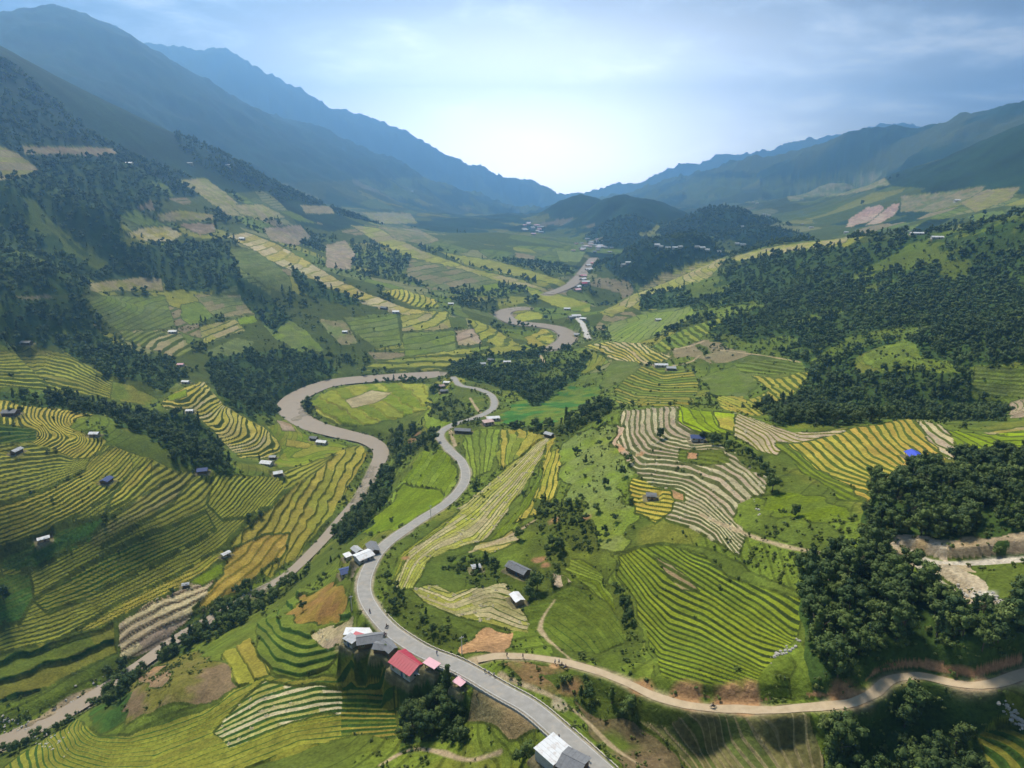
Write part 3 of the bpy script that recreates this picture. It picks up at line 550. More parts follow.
for k, f in enumerate(FIELDS):
    P = f['poly']; x0, y0 = P.min(0)-6; x1, y1 = P.max(0)+6
    m = SEEN & (PX > x0) & (PX < x1) & (PY > y0) & (PY < y1)
    ii, jj = np.nonzero(m)
    if len(ii) == 0: continue
    s = scl[ii, jj]*f['warp']*3.0
    qx = PX[ii, jj]+jx[ii, jj]*s; qy = PY[ii, jj]+jy[ii, jj]*s*.7
    inn = inpoly(P, qx, qy); ii = ii[inn]; jj = jj[inn]
    if len(ii) == 0: continue
    if f['g'] is not None:
        key = id(f['g'])
        if key not in gphi_cache:
            allp = np.concatenate([np.array(l, float) for v, l in f['g']]+[P])
            allb = [q['poly'] for q in FIELDS if q['g'] is f['g']]
            allp = np.concatenate([allp]+allb)
            bb = (*allp.min(0), *allp.max(0)); gphi_cache[key] = (guide_field(f['g'], bb), bb)
        G, bb = gphi_cache[key]
        ph = bil(G, (PY[ii, jj]-(bb[1]-8))/3.0, (PX[ii, jj]-(bb[0]-8))/3.0)
        if f['warp'] < 3: nzf = np.clip(RR[ii, jj]/420, .3, 1); ph = ph+(.6*(n_b[ii, jj]-.5)+.8*(n_a[ii, jj]-.5))*nzf
    else:
        ph = ZZ[ii, jj]/f['H']+.3*(n_b[ii, jj]-.5)
    lv = np.floor(ph).astype(int)
    # each terrace is cut into plots along its length
    along = (XX[ii, jj]*.8+YY[ii, jj]*.6)/(38*f['cut'])+lv*.37
    pl = np.floor(along+.6*(n_a[ii, jj]-.5)).astype(int)
    h1 = _LAT[(lv*7+k*31) & 511, (pl*13+k*5) & 511]; h2 = _LAT[(lv*11+k*3) & 511, (pl*5+k*17) & 511]
    if f['rw'] > 0:
        mixv = np.clip((h1-(1-f['mix']))*4+.5, 0, 1)
    else:
        mixv = sstep(.42, .58, n_a[ii, jj]*.5+n_b[ii, jj]*.5+(h1-.5)*.0)
    mixv = np.clip(mixv*.8+.4*(n_b[ii, jj]-.4), 0, 1)[:, None]
    col = f['a']*(1-mixv)+f['b']*mixv
    col = col*(.86+.28*h2)[:, None]
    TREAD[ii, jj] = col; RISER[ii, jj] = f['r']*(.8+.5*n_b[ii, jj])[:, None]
    PHI[ii, jj] = ph; RWID[ii, jj] = f['rw']*np.clip(.35+.9*n_a[ii, jj]+.5*(n_d[ii, jj]-.5)+.5*(h2-.5), .25, 1.4) if f['rw'] > 0 else 0
    STEP[ii, jj] = f['H'] if f['g'] is not None or f['rw'] > .25 else 0
    FID[ii, jj] = k
# weedy bunds between neighbouring plots
eb = np.zeros(FID.shape, bool); eb[1:] |= FID[1:] != FID[:-1]; eb[:, 1:] |= FID[:, 1:] != FID[:, :-1]
e2 = eb.copy(); e2[1:] |= eb[:-1]; e2[:-1] |= eb[1:]; e2[:, 1:] |= eb[:, :-1]; e2[:, :-1] |= eb[:, 1:]
eb = np.where(RR < 420, e2, eb) & (n_b > .34)
TREAD[eb] = (MGR*.8)*(.6+.8*n_d[eb])[:, None]; RISER[eb] = TREAD[eb]; BUND = eb
# straw heaps on the harvested plots near the river
hv = (TREAD.min(-1) > .16) & (RR < 600)
TREAD = TREAD*(.88+.24*n_d[..., None]); 
# wooded ground
WOODS = [
 ('wooded slope below the mountain', [(-40,188),(40,174),(60,160),(120,160),(160,178),(175,196),(150,200),(118,216),(120,245),(186,245),(218,238),(236,262),(242,286),(200,292),(165,290),(160,277),(90,281),(80,296),(-40,296)], 1.0),
 ('left gully wood', [(-40,297),(80,300),(98,330),(120,350),(172,360),(188,375),(165,392),(130,380),(95,366),(50,346),(-40,346)], .9),
 ('hollow behind the rice hill', [(-40,388),(60,396),(110,404),(150,409),(165,410),(194,415),(212,435),(225,452),(236,470),(202,467),(176,462),(150,440),(110,418),(60,407),(-40,400)], 1.0),
 ('wood above the river bend', [(210,357),(250,352),(290,348),(330,358),(336,373),(302,388),(282,399),(270,425),(256,421),(236,409),(216,388),(206,368)], 1.0),
 ('gully wood', [(240,275),(265,290),(292,320),(275,332),(255,316),(236,292)], .8),
 ('ridge wood', [(290,267),(330,288),(365,302),(345,306),(300,292)], .8),
 ('river wood', [(362,492),(384,462),(393,478),(386,510),(362,532),(336,546),(334,532),(350,510)], .9),
 ('spur wood', [(386,440),(400,426),(430,432),(445,438),(432,452),(406,456),(395,470)], .7),
 ('centre wood', [(438,374),(466,358),(500,354),(560,348),(592,356),(586,370),(562,390),(536,408),(518,396),(500,388),(480,382)], 1.0),
 ('gully scrub', [(455,395),(485,425),(470,428),(440,424),(425,405)], .5),
 ('ridge scrub', [(500,427),(560,424),(598,404),(614,410),(566,438),(548,438),(520,432)], .7),
 ('big right wood', [(700,337),(740,310),(800,300),(860,300),(920,290),(1060,280),(1060,362),(960,366),(925,356),(905,336),(872,350),(850,362),(862,374),(905,368),(970,372),(975,398),(1005,404),(1005,424),(930,419),(880,421),(836,430),(772,420),(758,407),(790,398),(818,372),(790,358),(740,352)], 1.0),
 ('upper right wood', [(640,297),(700,282),(760,258),(800,252),(880,240),(1060,214),(1060,280),(920,290),(860,300),(740,305),(700,316),(690,306),(640,312)], .95),
 ('upper bank', [(200,640),(262,596),(300,572),(312,566),(300,585),(262,612),(215,645)], .7),
 ('near right wood', [(862,505),(876,484),(905,474),(940,464),(965,459),(1000,456),(1080,452),(1080,548),(1010,552),(960,540),(935,543),(908,560),(880,550),(862,522)], 1.1),
 ('right gully wood', [(812,570),(840,553),(870,548),(902,572),(930,592),(960,600),(1080,590),(1080,662),(960,670),(900,664),(862,684),(834,694),(806,650),(806,612)], 1.1),
 ('bottom right wood', [(826,724),(860,712),(890,695),(930,690),(1002,700),(1005,726),(975,745),(990,800),(826,800)], 1.0),
 ('centre grove', [(530,502),(570,505),(598,528),(604,552),(580,556),(552,540),(535,522)], .6),
 ('gully thicket', [(602,572),(626,602),(646,642),(642,668),(612,662),(626,634)], .5),
 ('thicket below the houses', [(346,677),(382,673),(430,682),(462,702),(462,742),(402,742),(398,690)], .9),
 ('roadside thicket', [(387,572),(402,598),(450,622),(468,636),(460,652),(430,643),(402,626),(382,600)], .5),
 ('thicket by the farmhouse', [(448,570),(478,556),(500,560),(500,582),(470,586)], .5),
 ('thicket behind the farmhouse', [(545,548),(568,556),(566,570),(548,574)], .6),
 ('dirt road bank', [(540,672),(600,676),(690,708),(690,728),(620,712),(570,700)], .5),
 ('river bank near', [(0,742),(60,716),(110,688),(112,700),(60,728),(0,756)], .6),
 ('river bank', [(100,690),(140,655),(190,628),(240,598),(262,600),(205,640),(140,680),(110,705)], .9),
 ('far bank', [(110,672),(150,645),(200,615),(250,584),(262,580),(240,594),(190,624),(140,652),(112,678)], .9),
 ('meadow scrub', [(700,432),(720,440),(760,458),(790,490),(745,465),(715,450)], .4),
 ('slope scrub', [(560,440),(612,415),(620,460),(634,520),(600,552),(570,505)], .04),
 ('middle slopes', [(190,335),(330,300),(450,330),(520,345),(420,372),(300,350),(220,356)], .05),
]
WMASK = np.zeros(ZZ.shape, np.float32)
for nm, P, dn in WOODS:
    P = np.array(P, float); x0, y0 = P.min(0)-8; x1, y1 = P.max(0)+8
    ii, jj = np.nonzero(SEEN & (PX > x0) & (PX < x1) & (PY > y0) & (PY < y1))
    s = scl[ii, jj]*9
    inn = inpoly(P, PX[ii, jj]+jx[ii, jj]*s, PY[ii, jj]+jy[ii, jj]*s); ii, jj = ii[inn], jj[inn]
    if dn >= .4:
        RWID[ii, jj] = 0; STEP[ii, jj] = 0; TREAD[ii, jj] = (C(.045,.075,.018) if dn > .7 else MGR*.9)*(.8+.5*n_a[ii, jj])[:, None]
    WMASK[ii, jj] = np.maximum(WMASK[ii, jj], dn)
clr = fbm(XX, YY, 70, 4, 41); cm_ = (WMASK > .85) & (clr > .64) & (RR > 450)
TREAD[cm_] = (GRN*.9)*(.7+.6*n_a[cm_])[:, None]; WMASK = np.where(cm_, .12, WMASK)
# hedges, scattered trees and woods elsewhere (also on the ground the photograph cannot see)
loose = (WMASK == 0) & (RR < 2200)
WMASK = np.where(loose & (FID < 0) & (n_a > .52) & (RR > 260), np.where(hedge, .75, np.where(RR < 700, .1, .3)), WMASK)
WMASK = np.where(loose & (FID < 0) & wood, .8, WMASK)
WMASK = np.where(loose & (FID < 0) & (RR > 900) & (n_c > .58), .8, WMASK)
# ------------------------------------------------------------------ roads, river, terraces cut into the ground
def catmull(P, n=8):
    P = np.array(P, float); Q = np.vstack([2*P[0]-P[1], P, 2*P[-1]-P[-2]]); o = []
    for i in range(1, len(Q)-2):
        for k in range(n):
            t = k/n; p0, p1, p2, p3 = Q[i-1:i+3]
            o.append(p1+.5*t*(p2-p0+t*(2*p0-5*p1+4*p2-p3+t*(3*(p1-p2)+p3-p0))))
    o.append(P[-1]); return np.array(o)
def world_line(L):
    o = []
    for (px, py, D) in L:
        az, l, z = pt(px, py, D); r = math.exp(l); o.append((r*math.sin(az), r*math.cos(az), z))
    return o
road_w = catmull(world_line(ROAD)); dirt_w = catmull(world_line(DIRT))
def hitline(L):
    return [hit(a, b) for a, b in L]
river_w = catmull(world_line(RIVER)); river2_w = catmull(world_line(RIVER2)); river3_w = catmull(world_line(RIVER3)); lane_w = catmull(world_line(LANE))
for W_ in (river_w, river2_w, river3_w): pass
HIGHW = np.interp(np.arange(len(river_w)), np.array([0,4,8,11,13,15,18,20,22])*8, [4.0,2.4,2.0,2.8,5.2,8.5,11,12,11])
def carve(line, hw, depth, blend, colour=None, edge=None, edge_w=0., lift=0.):
    """set the bed level along a line and blend into the slope; returns nothing, edits ZZ / TREAD"""
    global ZZ
    hw = np.broadcast_to(hw, (len(line),))
    best = np.full(ZZ.shape, 1e9, np.float32); zt = np.zeros(ZZ.shape, np.float32); hh = np.full(ZZ.shape, 1., np.float32)
    rl = np.hypot(line[:, 0], line[:, 1]); al = np.arctan2(line[:, 0], line[:, 1])
    for k in range(len(line)-1):
        a, b = line[k], line[k+1]; reach = hw[k]+blend+2
        rmin = max(min(rl[k], rl[k+1])-reach, 60); rmax = max(rl[k], rl[k+1])+reach; da = reach/rmin
        i0, i1 = np.searchsorted(R_, [rmin, rmax]); j0 = int(np.searchsorted(AZ_, min(al[k], al[k+1])-da)); j1 = int(np.searchsorted(AZ_, max(al[k], al[k+1])+da))
        if i1 <= i0 or j1 <= j0: continue
        sl = (slice(i0, i1+1), slice(j0, j1+1)); X = XX[sl]; Y = YY[sl]
        d = b[:2]-a[:2]; L2 = max((d**2).sum(), 1e-6); t = np.clip(((X-a[0])*d[0]+(Y-a[1])*d[1])/L2, 0, 1)
        ds = np.hypot(X-a[0]-t*d[0], Y-a[1]-t*d[1]); new = ds < best[sl]
        best[sl] = np.where(new, ds, best[sl]); zt[sl] = np.where(new, a[2]+(b[2]-a[2])*t, zt[sl]); hh[sl] = np.where(new, hw[k]+(hw[k+1]-hw[k])*t, hh[sl])
    m = best < hh+blend
    w = 1-sstep(0, 1, (best-hh)/blend)
    w = np.where(m, w, 0)
    ZZ = ZZ*(1-w)+(zt-depth)*w
    global ZT_; ZT_ = zt
    return best, hh
ZBASE = ZZ.copy()
# terraces: flat treads and steep risers along the level lines
dr = np.gradient(R_)[:, None]; ds_ = RR*dAA
def grad(G): return np.gradient(G, axis=0)/dr, np.gradient(G, axis=1)/ds_
zr, zs = grad(ZZ); pr, ps = grad(PHI)
gp = pr*pr+ps*ps; L_ = (zr*pr+zs*ps)/(gp+1e-6)
per = 1/np.sqrt(gp+1e-9)
fr = PHI-np.floor(PHI)
for k in range(len(FIELDS)):
    m = (FID == k) & (STEP > 0) & (per > .4)
    if m.sum() < 20: continue
    med = np.median(L_[m]); sg = 1 if med >= 0 else -1
    if sg < 0: pass
    Lk = sg*np.clip(sg*L_[m]*.6+abs(med)*.4, .35, 2.6)
    Lk = np.clip(Lk, -per[m]*.45, per[m]*.45)
    w = np.maximum(RWID[m], .15)*.8; f = fr[m]
    f2 = f if sg > 0 else f
    S = np.minimum(f2/w, 1); S = S*S*(3-2*S)
    lip = .18*np.exp(-((f2-(w if sg > 0 else 1.0))/.07)**2)
    ZZ[m] += Lk*(S-f2)+lip
W_ROAD, W_DIRT = 2.75, 1.35
best_r, hr_ = carve(river_w, HIGHW, 1.2, 9); b2, h2_ = carve(river2_w, 11, 1.2, 14); b3, h3_ = carve(river3_w, 10, 1.2, 16)
for b_, h_ in ((best_r, hr_), (b2, h2_), (b3, h3_)):
    ZZ = ZZ+np.where((b_ > h_-1.5) & (b_ < h_+6), (n_b*.6+n_a*.4-.5)*4.0*sstep(0, 1.5, b_-h_+1.5)*(1-sstep(2, 6, b_-h_)), 0)
    ZZ = ZZ+np.where(b_ < h_+1, sstep(.56, .70, n_a*.75+n_b*.25)*1.5, 0)
def cut_bank(best, hw, reach, thr, col):
    k = (best > hw) & (best < hw+reach*(.6+.8*n_b)) & (ZZ > ZT_+.5) & (n_a > thr)
    TREAD[k] = col*(.7+.6*n_b[k])[:, None]; RISER[k] = TREAD[k]; RWID[k] = 0; WMASK[k] = 0
spur_l = np.array(hitline([tuple(p[:2]) for p in catmull([(1045,549,0),(1010,553,0),(975,556,0),(945,556,0),(918,551,0)], 6)])); spur_l[:, 2] -= 2.5
loop_l = np.array(hitline([tuple(p[:2]) for p in catmull([(912,548,0),(922,560,0),(935,574,0),(955,588,0)], 6)])); loop_l[:, 2] -= 1.5
bs, hs_ = carve(spur_l, 1.9, 0, 2.2); cut_bank(bs, 2.6, 4.5, .36, C(.36,.28,.18)); bq, hq_ = carve(loop_l, 1.8, 0, 2.5); cut_bank(bq, 1.8, 5, .35, C(.42,.34,.24))
bd, hd = carve(dirt_w, W_DIRT+.4, .1, 3.5); cut_bank(bd, W_DIRT+.2, 1.7, .52, SOIL*.75); br, hrd = carve(road_w, W_ROAD+.6, .12, 4.5); bl, hl_ = carve(lane_w, 4, .1, 8)
def paint(best, lo, hi, col, n=n_b, soft=1.2):
    w = (1-sstep(hi-soft, hi+soft, best+(n-.5)*soft*2.5))*(best < 1e8)*(best > lo)
    w = w[..., None]
    TREAD[...] = TREAD*(1-w)+col*w; RISER[...] = RISER*(1-w)+col*w
    k = w[..., 0] > .3
    RWID[k] = 0; WMASK[k] = 0
for b_, h_, ex in ((best_r, hr_, 1.2), (b2, h2_, 3), (b3, h3_, 3)):
    paint(np.where(b_ < 1e8, b_-h_, 1e9), -1e9, ex, GVL*.8, soft=2)
paint(bd, -1, W_DIRT+.3, C(.4,.31,.2)); paint(bs, -1, 1.9, C(.48,.43,.35), soft=.6); paint(bq, -1, 1.8, C(.46,.4,.3), soft=.6); paint(br, -1, W_ROAD+.6, C(.33,.28,.2), soft=.8); paint(bl, -1, 4, C(.5,.45,.38))
# narrow footpaths and bare banks traced on the slopes
PATHS = [([(540,630),(548,640),(562,652),(572,662)],.5),([(555,600),(543,618),(540,630)],.5),([(470,552),(490,545),(512,535),(535,520)],.8),
 ([(500,672),(540,690),(580,715),(610,745),(640,765)],.7),([(700,515),(735,530),(780,545),(822,553),(862,556)],.7),([(960,590),(975,597),(1000,604)],1.2),
 ([(380,765),(410,750),(440,752),(470,760),(500,752)],.6),([(470,398),(478,410),(488,418)],1.0),([(632,352),(645,363),(668,366),(690,362),(700,355)],1.2),([(672,350),(690,346),(704,341)],1.5),([(450,430),(455,445)],1.2),([(720,350),(760,355),(800,362)],1.0),
 ([(540,355),(546,365)],1.5),([(20,735),(70,700),(110,684)],3.0),([(0,745),(40,722),(90,694)],4.0)]
for L, w in PATHS:
    lw = np.array(hitline([tuple(p[:2]) for p in catmull([(a, b, 0) for a, b in L], 5)]))
    zs_ = ZZ.copy(); bb_, hh_ = carve(lw, w, 0, .01); ZZ = zs_
    paint(bb_, -1, w, C(.37,.29,.18), soft=.5)
# bare cut banks above the dirt road and beside the road
for (px, py, r, c) in [(852,697,3.2,SOIL),(843,692,2.4,SOIL*.8),(945,543,2.5,STR*.7),(922,543,2.5,C(.38,.28,.16)),(968,543,2.5,C(.38,.28,.16)),(975,592,2.5,C(.4,.33,.25)),(1000,603,2.5,GVL),(985,595,3,C(.5,.47,.4)),(690,695,4,SOIL*.8),(725,700,4,SOIL*.8),(745,704,3,SOIL),(640,690,3,SOIL*.7),(555,520,4,SOIL*.8),(585,517,3,SOIL*.7),(412,440,6,SOIL*.6),(545,565,3,SOIL*.8),(910,460,0,SOIL),(912,465,4,SOIL*.8),(924,465,3,BRN),(398,640,2,SOIL),(405,558,2,SOIL*.7),(395,655,3,C(.36,.29,.18)),(345,640,4,C(.3,.24,.14)),(355,575,3,C(.33,.27,.18)),(640,455,3,SOIL*.9),(1010,672,2,BRN),(985,675,2,BRN*1.5),(945,671,2.2,BRN*1.3),(555,665,2,SOIL),(572,690,4,SOIL*.6),(560,705,3,C(.36,.3,.2)),(540,560,3,SOIL*.7),(480,350,0,SOIL)]:
    if r <= 0: continue
    hx, hy, hz = hit(px, py); d = np.hypot(XX-hx, YY-hy)+ (n_b-.5)*r*1.2
    paint(d, -1e9, r*.8, c, soft=r*.35)
TREAD = np.clip(TREAD, 0, .8); RISER = np.clip(RISER, 0, .8)
TT = ZZ/RR; RUN = np.maximum.accumulate(TT, axis=0)
# ------------------------------------------------------------------ object helpers
def tag(o, label=None, cat=None, group=None, kind=None):
    if label: o['label'] = label
    if cat: o['category'] = cat
    if group: o['group'] = group
    if kind: o['kind'] = kind
    return o
def link(name, me, mat=None, parent=None, loc=None, rot=None):
    o = bpy.data.objects.new(name, me); COL.objects.link(o)
    if mat and me is not None and len(me.materials) == 0: me.materials.append(mat)
    if parent: o.parent = parent
    if loc is not None: o.location = loc
    if rot is not None: o.rotation_euler = rot
    return o
def empty(name, loc=(0, 0, 0), rz=0.0, label=None, cat=None, group=None):
    o = bpy.data.objects.new(name, None); COL.objects.link(o); o.location = loc; o.rotation_euler = (0, 0, rz); o.empty_display_size = .5
    return tag(o, label, cat, group)
def mesh_np(name, V, Q, smooth=False):
    me = bpy.data.meshes.new(name); V = np.asarray(V, np.float32); Q = np.asarray(Q, np.int32); k = Q.shape[1]
    me.vertices.add(len(V)); me.vertices.foreach_set('co', V.ravel())
    me.loops.add(Q.size); me.loops.foreach_set('vertex_index', Q.ravel())
    me.polygons.add(len(Q)); me.polygons.foreach_set('loop_start', np.arange(0, Q.size, k, dtype=np.int32))
    try: me.polygons.foreach_set('loop_total', np.full(len(Q), k, np.int32))
    except Exception: pass
    me.polygons.foreach_set('use_smooth', np.full(len(Q), smooth))
    me.update(calc_edges=True); return me
class MB:
    """collects boxes, prisms and tubes into one mesh"""
    def __init__(s): s.v = []; s.f = []
    def quad(s, *p):
        n = len(s.v); s.v += [tuple(q) for q in p]; s.f.append(tuple(range(n, n+len(p)))); return s
    def box(s, c, d, rz=0.0):
        n = len(s.v); cs, sn = math.cos(rz), math.sin(rz)
        for z in (-.5, .5):
            for x, y in ((-.5, -.5), (.5, -.5), (.5, .5), (-.5, .5)):
                X, Y = x*d[0], y*d[1]; s.v.append((c[0]+X*cs-Y*sn, c[1]+X*sn+Y*cs, c[2]+z*d[2]))
        for q in ((0, 3, 2, 1), (4, 5, 6, 7), (0, 1, 5, 4), (1, 2, 6, 5), (2, 3, 7, 6), (3, 0, 4, 7)): s.f.append(tuple(n+i for i in q))
        return s
    def slab(s, pts, t):
        """a plate through the points, t thick upwards"""
        n = len(s.v); k = len(pts); s.v += [tuple(p) for p in pts]+[(p[0], p[1], p[2]+t) for p in pts]
        s.f.append(tuple(n+i for i in reversed(range(k)))); s.f.append(tuple(n+k+i for i in range(k)))
        for i in range(k): j = (i+1) % k; s.f.append((n+i, n+j, n+k+j, n+k+i))
        return s
    def tube(s, a, b, ra, rb=None, k=7):
        a, b = Vector(a), Vector(b); rb = ra if rb is None else rb; d = (b-a).normalized(); u = d.orthogonal().normalized(); w = d.cross(u); n = len(s.v)
        for p, r in ((a, ra), (b, rb)):
            for i in range(k):
                t = 2*math.pi*i/k; s.v.append(tuple(p+u*(r*math.cos(t))+w*(r*math.sin(t))))
        for i in range(k): j = (i+1) % k; s.f.append((n+i, n+j, n+k+j, n+k+i))
        s.f.append(tuple(n+i for i in reversed(range(k)))); s.f.append(tuple(n+k+i for i in range(k)))
        return s
    def mesh(s, name):
        me = bpy.data.meshes.new(name); me.from_pydata(s.v, [], s.f); me.update(); return me
    def build(s, name, mat, parent=None, **kw): return link(name, s.mesh(name), mat, parent, **kw)

MATS = {}
def mat(name, col, rough=.85, var=.15, scale=1.5, spec=.2, obj_var=0.0, metal=0.0, dirt=None, dirt_amt=.3, bump=0.0, stripes=0.0):
    if name in MATS: return MATS[name]
    m = bpy.data.materials.new(name); m.use_nodes = True; t = m.node_tree; b = t.nodes['Principled BSDF']
    g = N(t, 'ShaderNodeNewGeometry'); n = N(t, 'ShaderNodeTexNoise', i_Scale=scale, i_Detail=4.0); t.links.new(g.outputs['Position'], n.inputs['Vector'])
    v = mathn(t, 'ADD', mathn(t, 'MULTIPLY', n.outputs[0], 2*var), 1-var)
    if obj_var:
        oi = N(t, 'ShaderNodeObjectInfo'); v = mathn(t, 'MULTIPLY', v, mathn(t, 'ADD', mathn(t, 'MULTIPLY', oi.outputs['Random'], 2*obj_var), 1-obj_var))
    c = mixc(t, 1.0, col, v, 'MULTIPLY')
    if dirt is not None:
        n2 = N(t, 'ShaderNodeTexNoise', i_Scale=scale*.6, i_Detail=5.0, i_Roughness=.7); t.links.new(g.outputs['Position'], n2.inputs['Vector'])
        mr = N(t, 'ShaderNodeMapRange', i_1=.5, i_2=.7, i_3=0.0, i_4=dirt_amt); t.links.new(n2.outputs[0], mr.inputs[0]); c = mixc(t, mr.outputs[0], c, dirt)
    t.links.new(c, b.inputs['Base Color']); b.inputs['Roughness'].default_value = rough; b.inputs['Specular IOR Level'].default_value = spec; b.inputs['Metallic'].default_value = metal
    if bump:
        bp = N(t, 'ShaderNodeBump', i_Strength=.6, i_Distance=bump); t.links.new(n.outputs[0], bp.inputs['Height']); t.links.new(bp.outputs[0], b.inputs['Normal'])
    MATS[name] = m; return m

# ------------------------------------------------------------------ river and roads
def ribbon(name, line, hw, dz, material, cols=2, kind='structure', wob=0.0, crown=0.0):
    line = np.asarray(line, float); hw = np.broadcast_to(hw, (len(line),)); tan = np.gradient(line[:, :2], axis=0); tan /= np.linalg.norm(tan, axis=1)[:, None]+1e-9
    nrm = np.stack([-tan[:, 1], tan[:, 0]], 1); V = []; 
    for j in range(cols+1):
        u = 2*j/cols-1; off = nrm*(hw*u)[:, None]
        if wob: off = off*(1+wob*(np.sin(np.arange(len(line))*.9+j)*.5+np.sin(np.arange(len(line))*.37)))[:, None]
        V.append(np.c_[line[:, :2]+off, line[:, 2]+dz+crown*(1-u*u)])
    V = np.stack(V, 1); n = len(line); id_ = np.arange(n*(cols+1)).reshape(n, cols+1)
    Q = np.stack([id_[:-1, :-1], id_[:-1, 1:], id_[1:, 1:], id_[1:, :-1]], -1).reshape(-1, 4)
    o = link(name, mesh_np(name, V.reshape(-1, 3), Q, True), material)
    # faces must look up
    if o.data.polygons[0].normal.z < 0: o.data.flip_normals()
    return tag(o, kind=kind)
mw = mat('silty_water', (.28, .22, .155), .5, .12, .15, .2, bump=.1)
water = ribbon('river', river_w, HIGHW+1.2, -.25, mw, 4); tag(water, 'silty brown river winding along the valley bottom', 'river')
w2 = ribbon('river', river2_w, 12, -.2, mw, 4); tag(w2, 'far loop of the silty river round a field', 'river')
w3 = ribbon('river', river3_w, 11, -.2, mw, 4); tag(w3, 'pale far reach of the river before the village', 'river')
asph = mat('worn_asphalt', (.30, .285, .26), .9, .28, .5, .15, dirt=(.40, .34, .26), dirt_amt=.5)
rd = ribbon('road', road_w, W_ROAD, .03, asph, 6, crown=.06); tag(rd, 'grey asphalt valley road curving through the terraces', 'road')
earth = mat('packed_earth', (.46, .36, .235), .95, .18, .5, .1, dirt=(.33, .25, .15), dirt_amt=.6)
dt = ribbon('dirt_road', dirt_w[2:], W_DIRT, .03, earth, 4, wob=.09); tag(dt, 'pale dirt road leaving the asphalt road to the right', 'road')
ln = ribbon('lane', lane_w, 3.0, .05, mat('pale_concrete', (.5, .47, .42), .8, .1), 2); tag(ln, 'pale lane by the far roadside houses', 'road')
edge_mat = mat('painted_edge', (.62, .6, .55), .8, .25, .7, dirt=(.3, .28, .25), dirt_amt=.8)
def offset_line(line, off):
    line = np.asarray(line); tan = np.gradient(line[:, :2], axis=0); tan /= np.linalg.norm(tan, axis=1)[:, None]; nrm = np.stack([-tan[:, 1], tan[:, 0]], 1)
    return np.c_[line[:, :2]+nrm*off, line[:, 2]]
for s in (-1, 1):
    q = ribbon('road_marking', offset_line(road_w[:120], s*(W_ROAD-.35)), .06, .075, edge_mat, 1); tag(q, 'worn painted line along one edge of the asphalt road', 'marking')
# low parapet on the valley side of the near road
wl = offset_line(road_w[6:48], 0)
def wall_along(name, line, h, th, material, label, cat, z0=-.6):
    mb = MB()
    for a, b in zip(line[:-1], line[1:]):
        d = Vector((b[0]-a[0], b[1]-a[1], 0)); L = d.length
        mb.box(((a[0]+b[0])/2, (a[1]+b[1])/2, (a[2]+b[2])/2+z0+h/2), (L+.02, th, h), math.atan2(d.y, d.x))
    return tag(mb.build(name, material), label, cat)
side = 1 if offset_line(road_w[6:48], 1)[10, 0] < wl[10, 0] else -1
wall_along('parapet', offset_line(road_w[8:44], side*(W_ROAD+.9)), 1.1, .3, mat('grey_concrete', (.4, .38, .34), .9, .2), 'low grey concrete parapet on the valley side of the near road', 'parapet', -.55)
wall_along('drain_kerb', offset_line(road_w[6:60], -side*(W_ROAD+.7)), .55, .25, mat('pale_kerb', (.5, .45, .36), .9, .25), 'pale concrete drain kerb on the uphill side of the near road', 'kerb', -.3)

# ------------------------------------------------------------------ air
hz = MB().box((0, 4450, 300), (24000, 11100, 1900)).mesh('haze')
hm = bpy.data.materials.new('haze_air'); hm.use_nodes = True; t = hm.node_tree; t.nodes.clear()
pv = N(t, 'ShaderNodeVolumePrincipled'); pv.inputs['Color'].default_value = (.27, .57, 1.0, 1); pv.inputs['Density'].default_value = HAZE_D; pv.inputs['Anisotropy'].default_value = .6
ou = N(t, 'ShaderNodeOutputMaterial'); t.links.new(pv.outputs[0], ou.inputs['Volume'])
haze = tag(link('haze', hz, hm), 'thin blue haze filling the valley', 'haze', kind='stuff')
zlo = float(ZZ.min()); zhi = float(ZZ.max())
for v in haze.data.vertices: v.co.z = zlo-1 if v.co.z < 0 else zhi+60
# ------------------------------------------------------------------ trees
def leaf_mat(name, c0, c1):
    if name in MATS: return MATS[name]
    m = bpy.data.materials.new(name); m.use_nodes = True; t = m.node_tree; b = t.nodes['Principled BSDF']
    oi = N(t, 'ShaderNodeObjectInfo'); g = N(t, 'ShaderNodeNewGeometry')
    n = N(t, 'ShaderNodeTexNoise', i_Scale=.45, i_Detail=3.0); t.links.new(g.outputs['Position'], n.inputs['Vector'])
    n2 = N(t, 'ShaderNodeTexNoise', i_Scale=.03, i_Detail=2.0); t.links.new(g.outputs['Position'], n2.inputs['Vector'])
    f = mathn(t, 'ADD', mathn(t, 'MULTIPLY', oi.outputs['Random'], .75), mathn(t, 'MULTIPLY', mathn(t, 'SUBTRACT', n.outputs[0], .4), .9), clamp=True)
    c = mixc(t, f, c0, c1)
    c = mixc(t, 1.0, c, mathn(t, 'ADD', .45, mathn(t, 'MULTIPLY', n2.outputs[0], 1.1)), 'MULTIPLY')
    t.links.new(c, b.inputs['Base Color']); b.inputs['Roughness'].default_value = .75; b.inputs['Specular IOR Level'].default_value = .25
    MATS[name] = m; return m
LEAF = leaf_mat('broad_leaves', (.026, .055, .014), (.12, .165, .032))
LEAF3 = leaf_mat('grassy_leaves', (.08, .115, .022), (.17, .2, .04))
LEAF2 = leaf_mat('pale_leaves', (.075, .12, .03), (.17, .21, .05))
BARK = mat('bark', (.11, .085, .06), .95, .2)
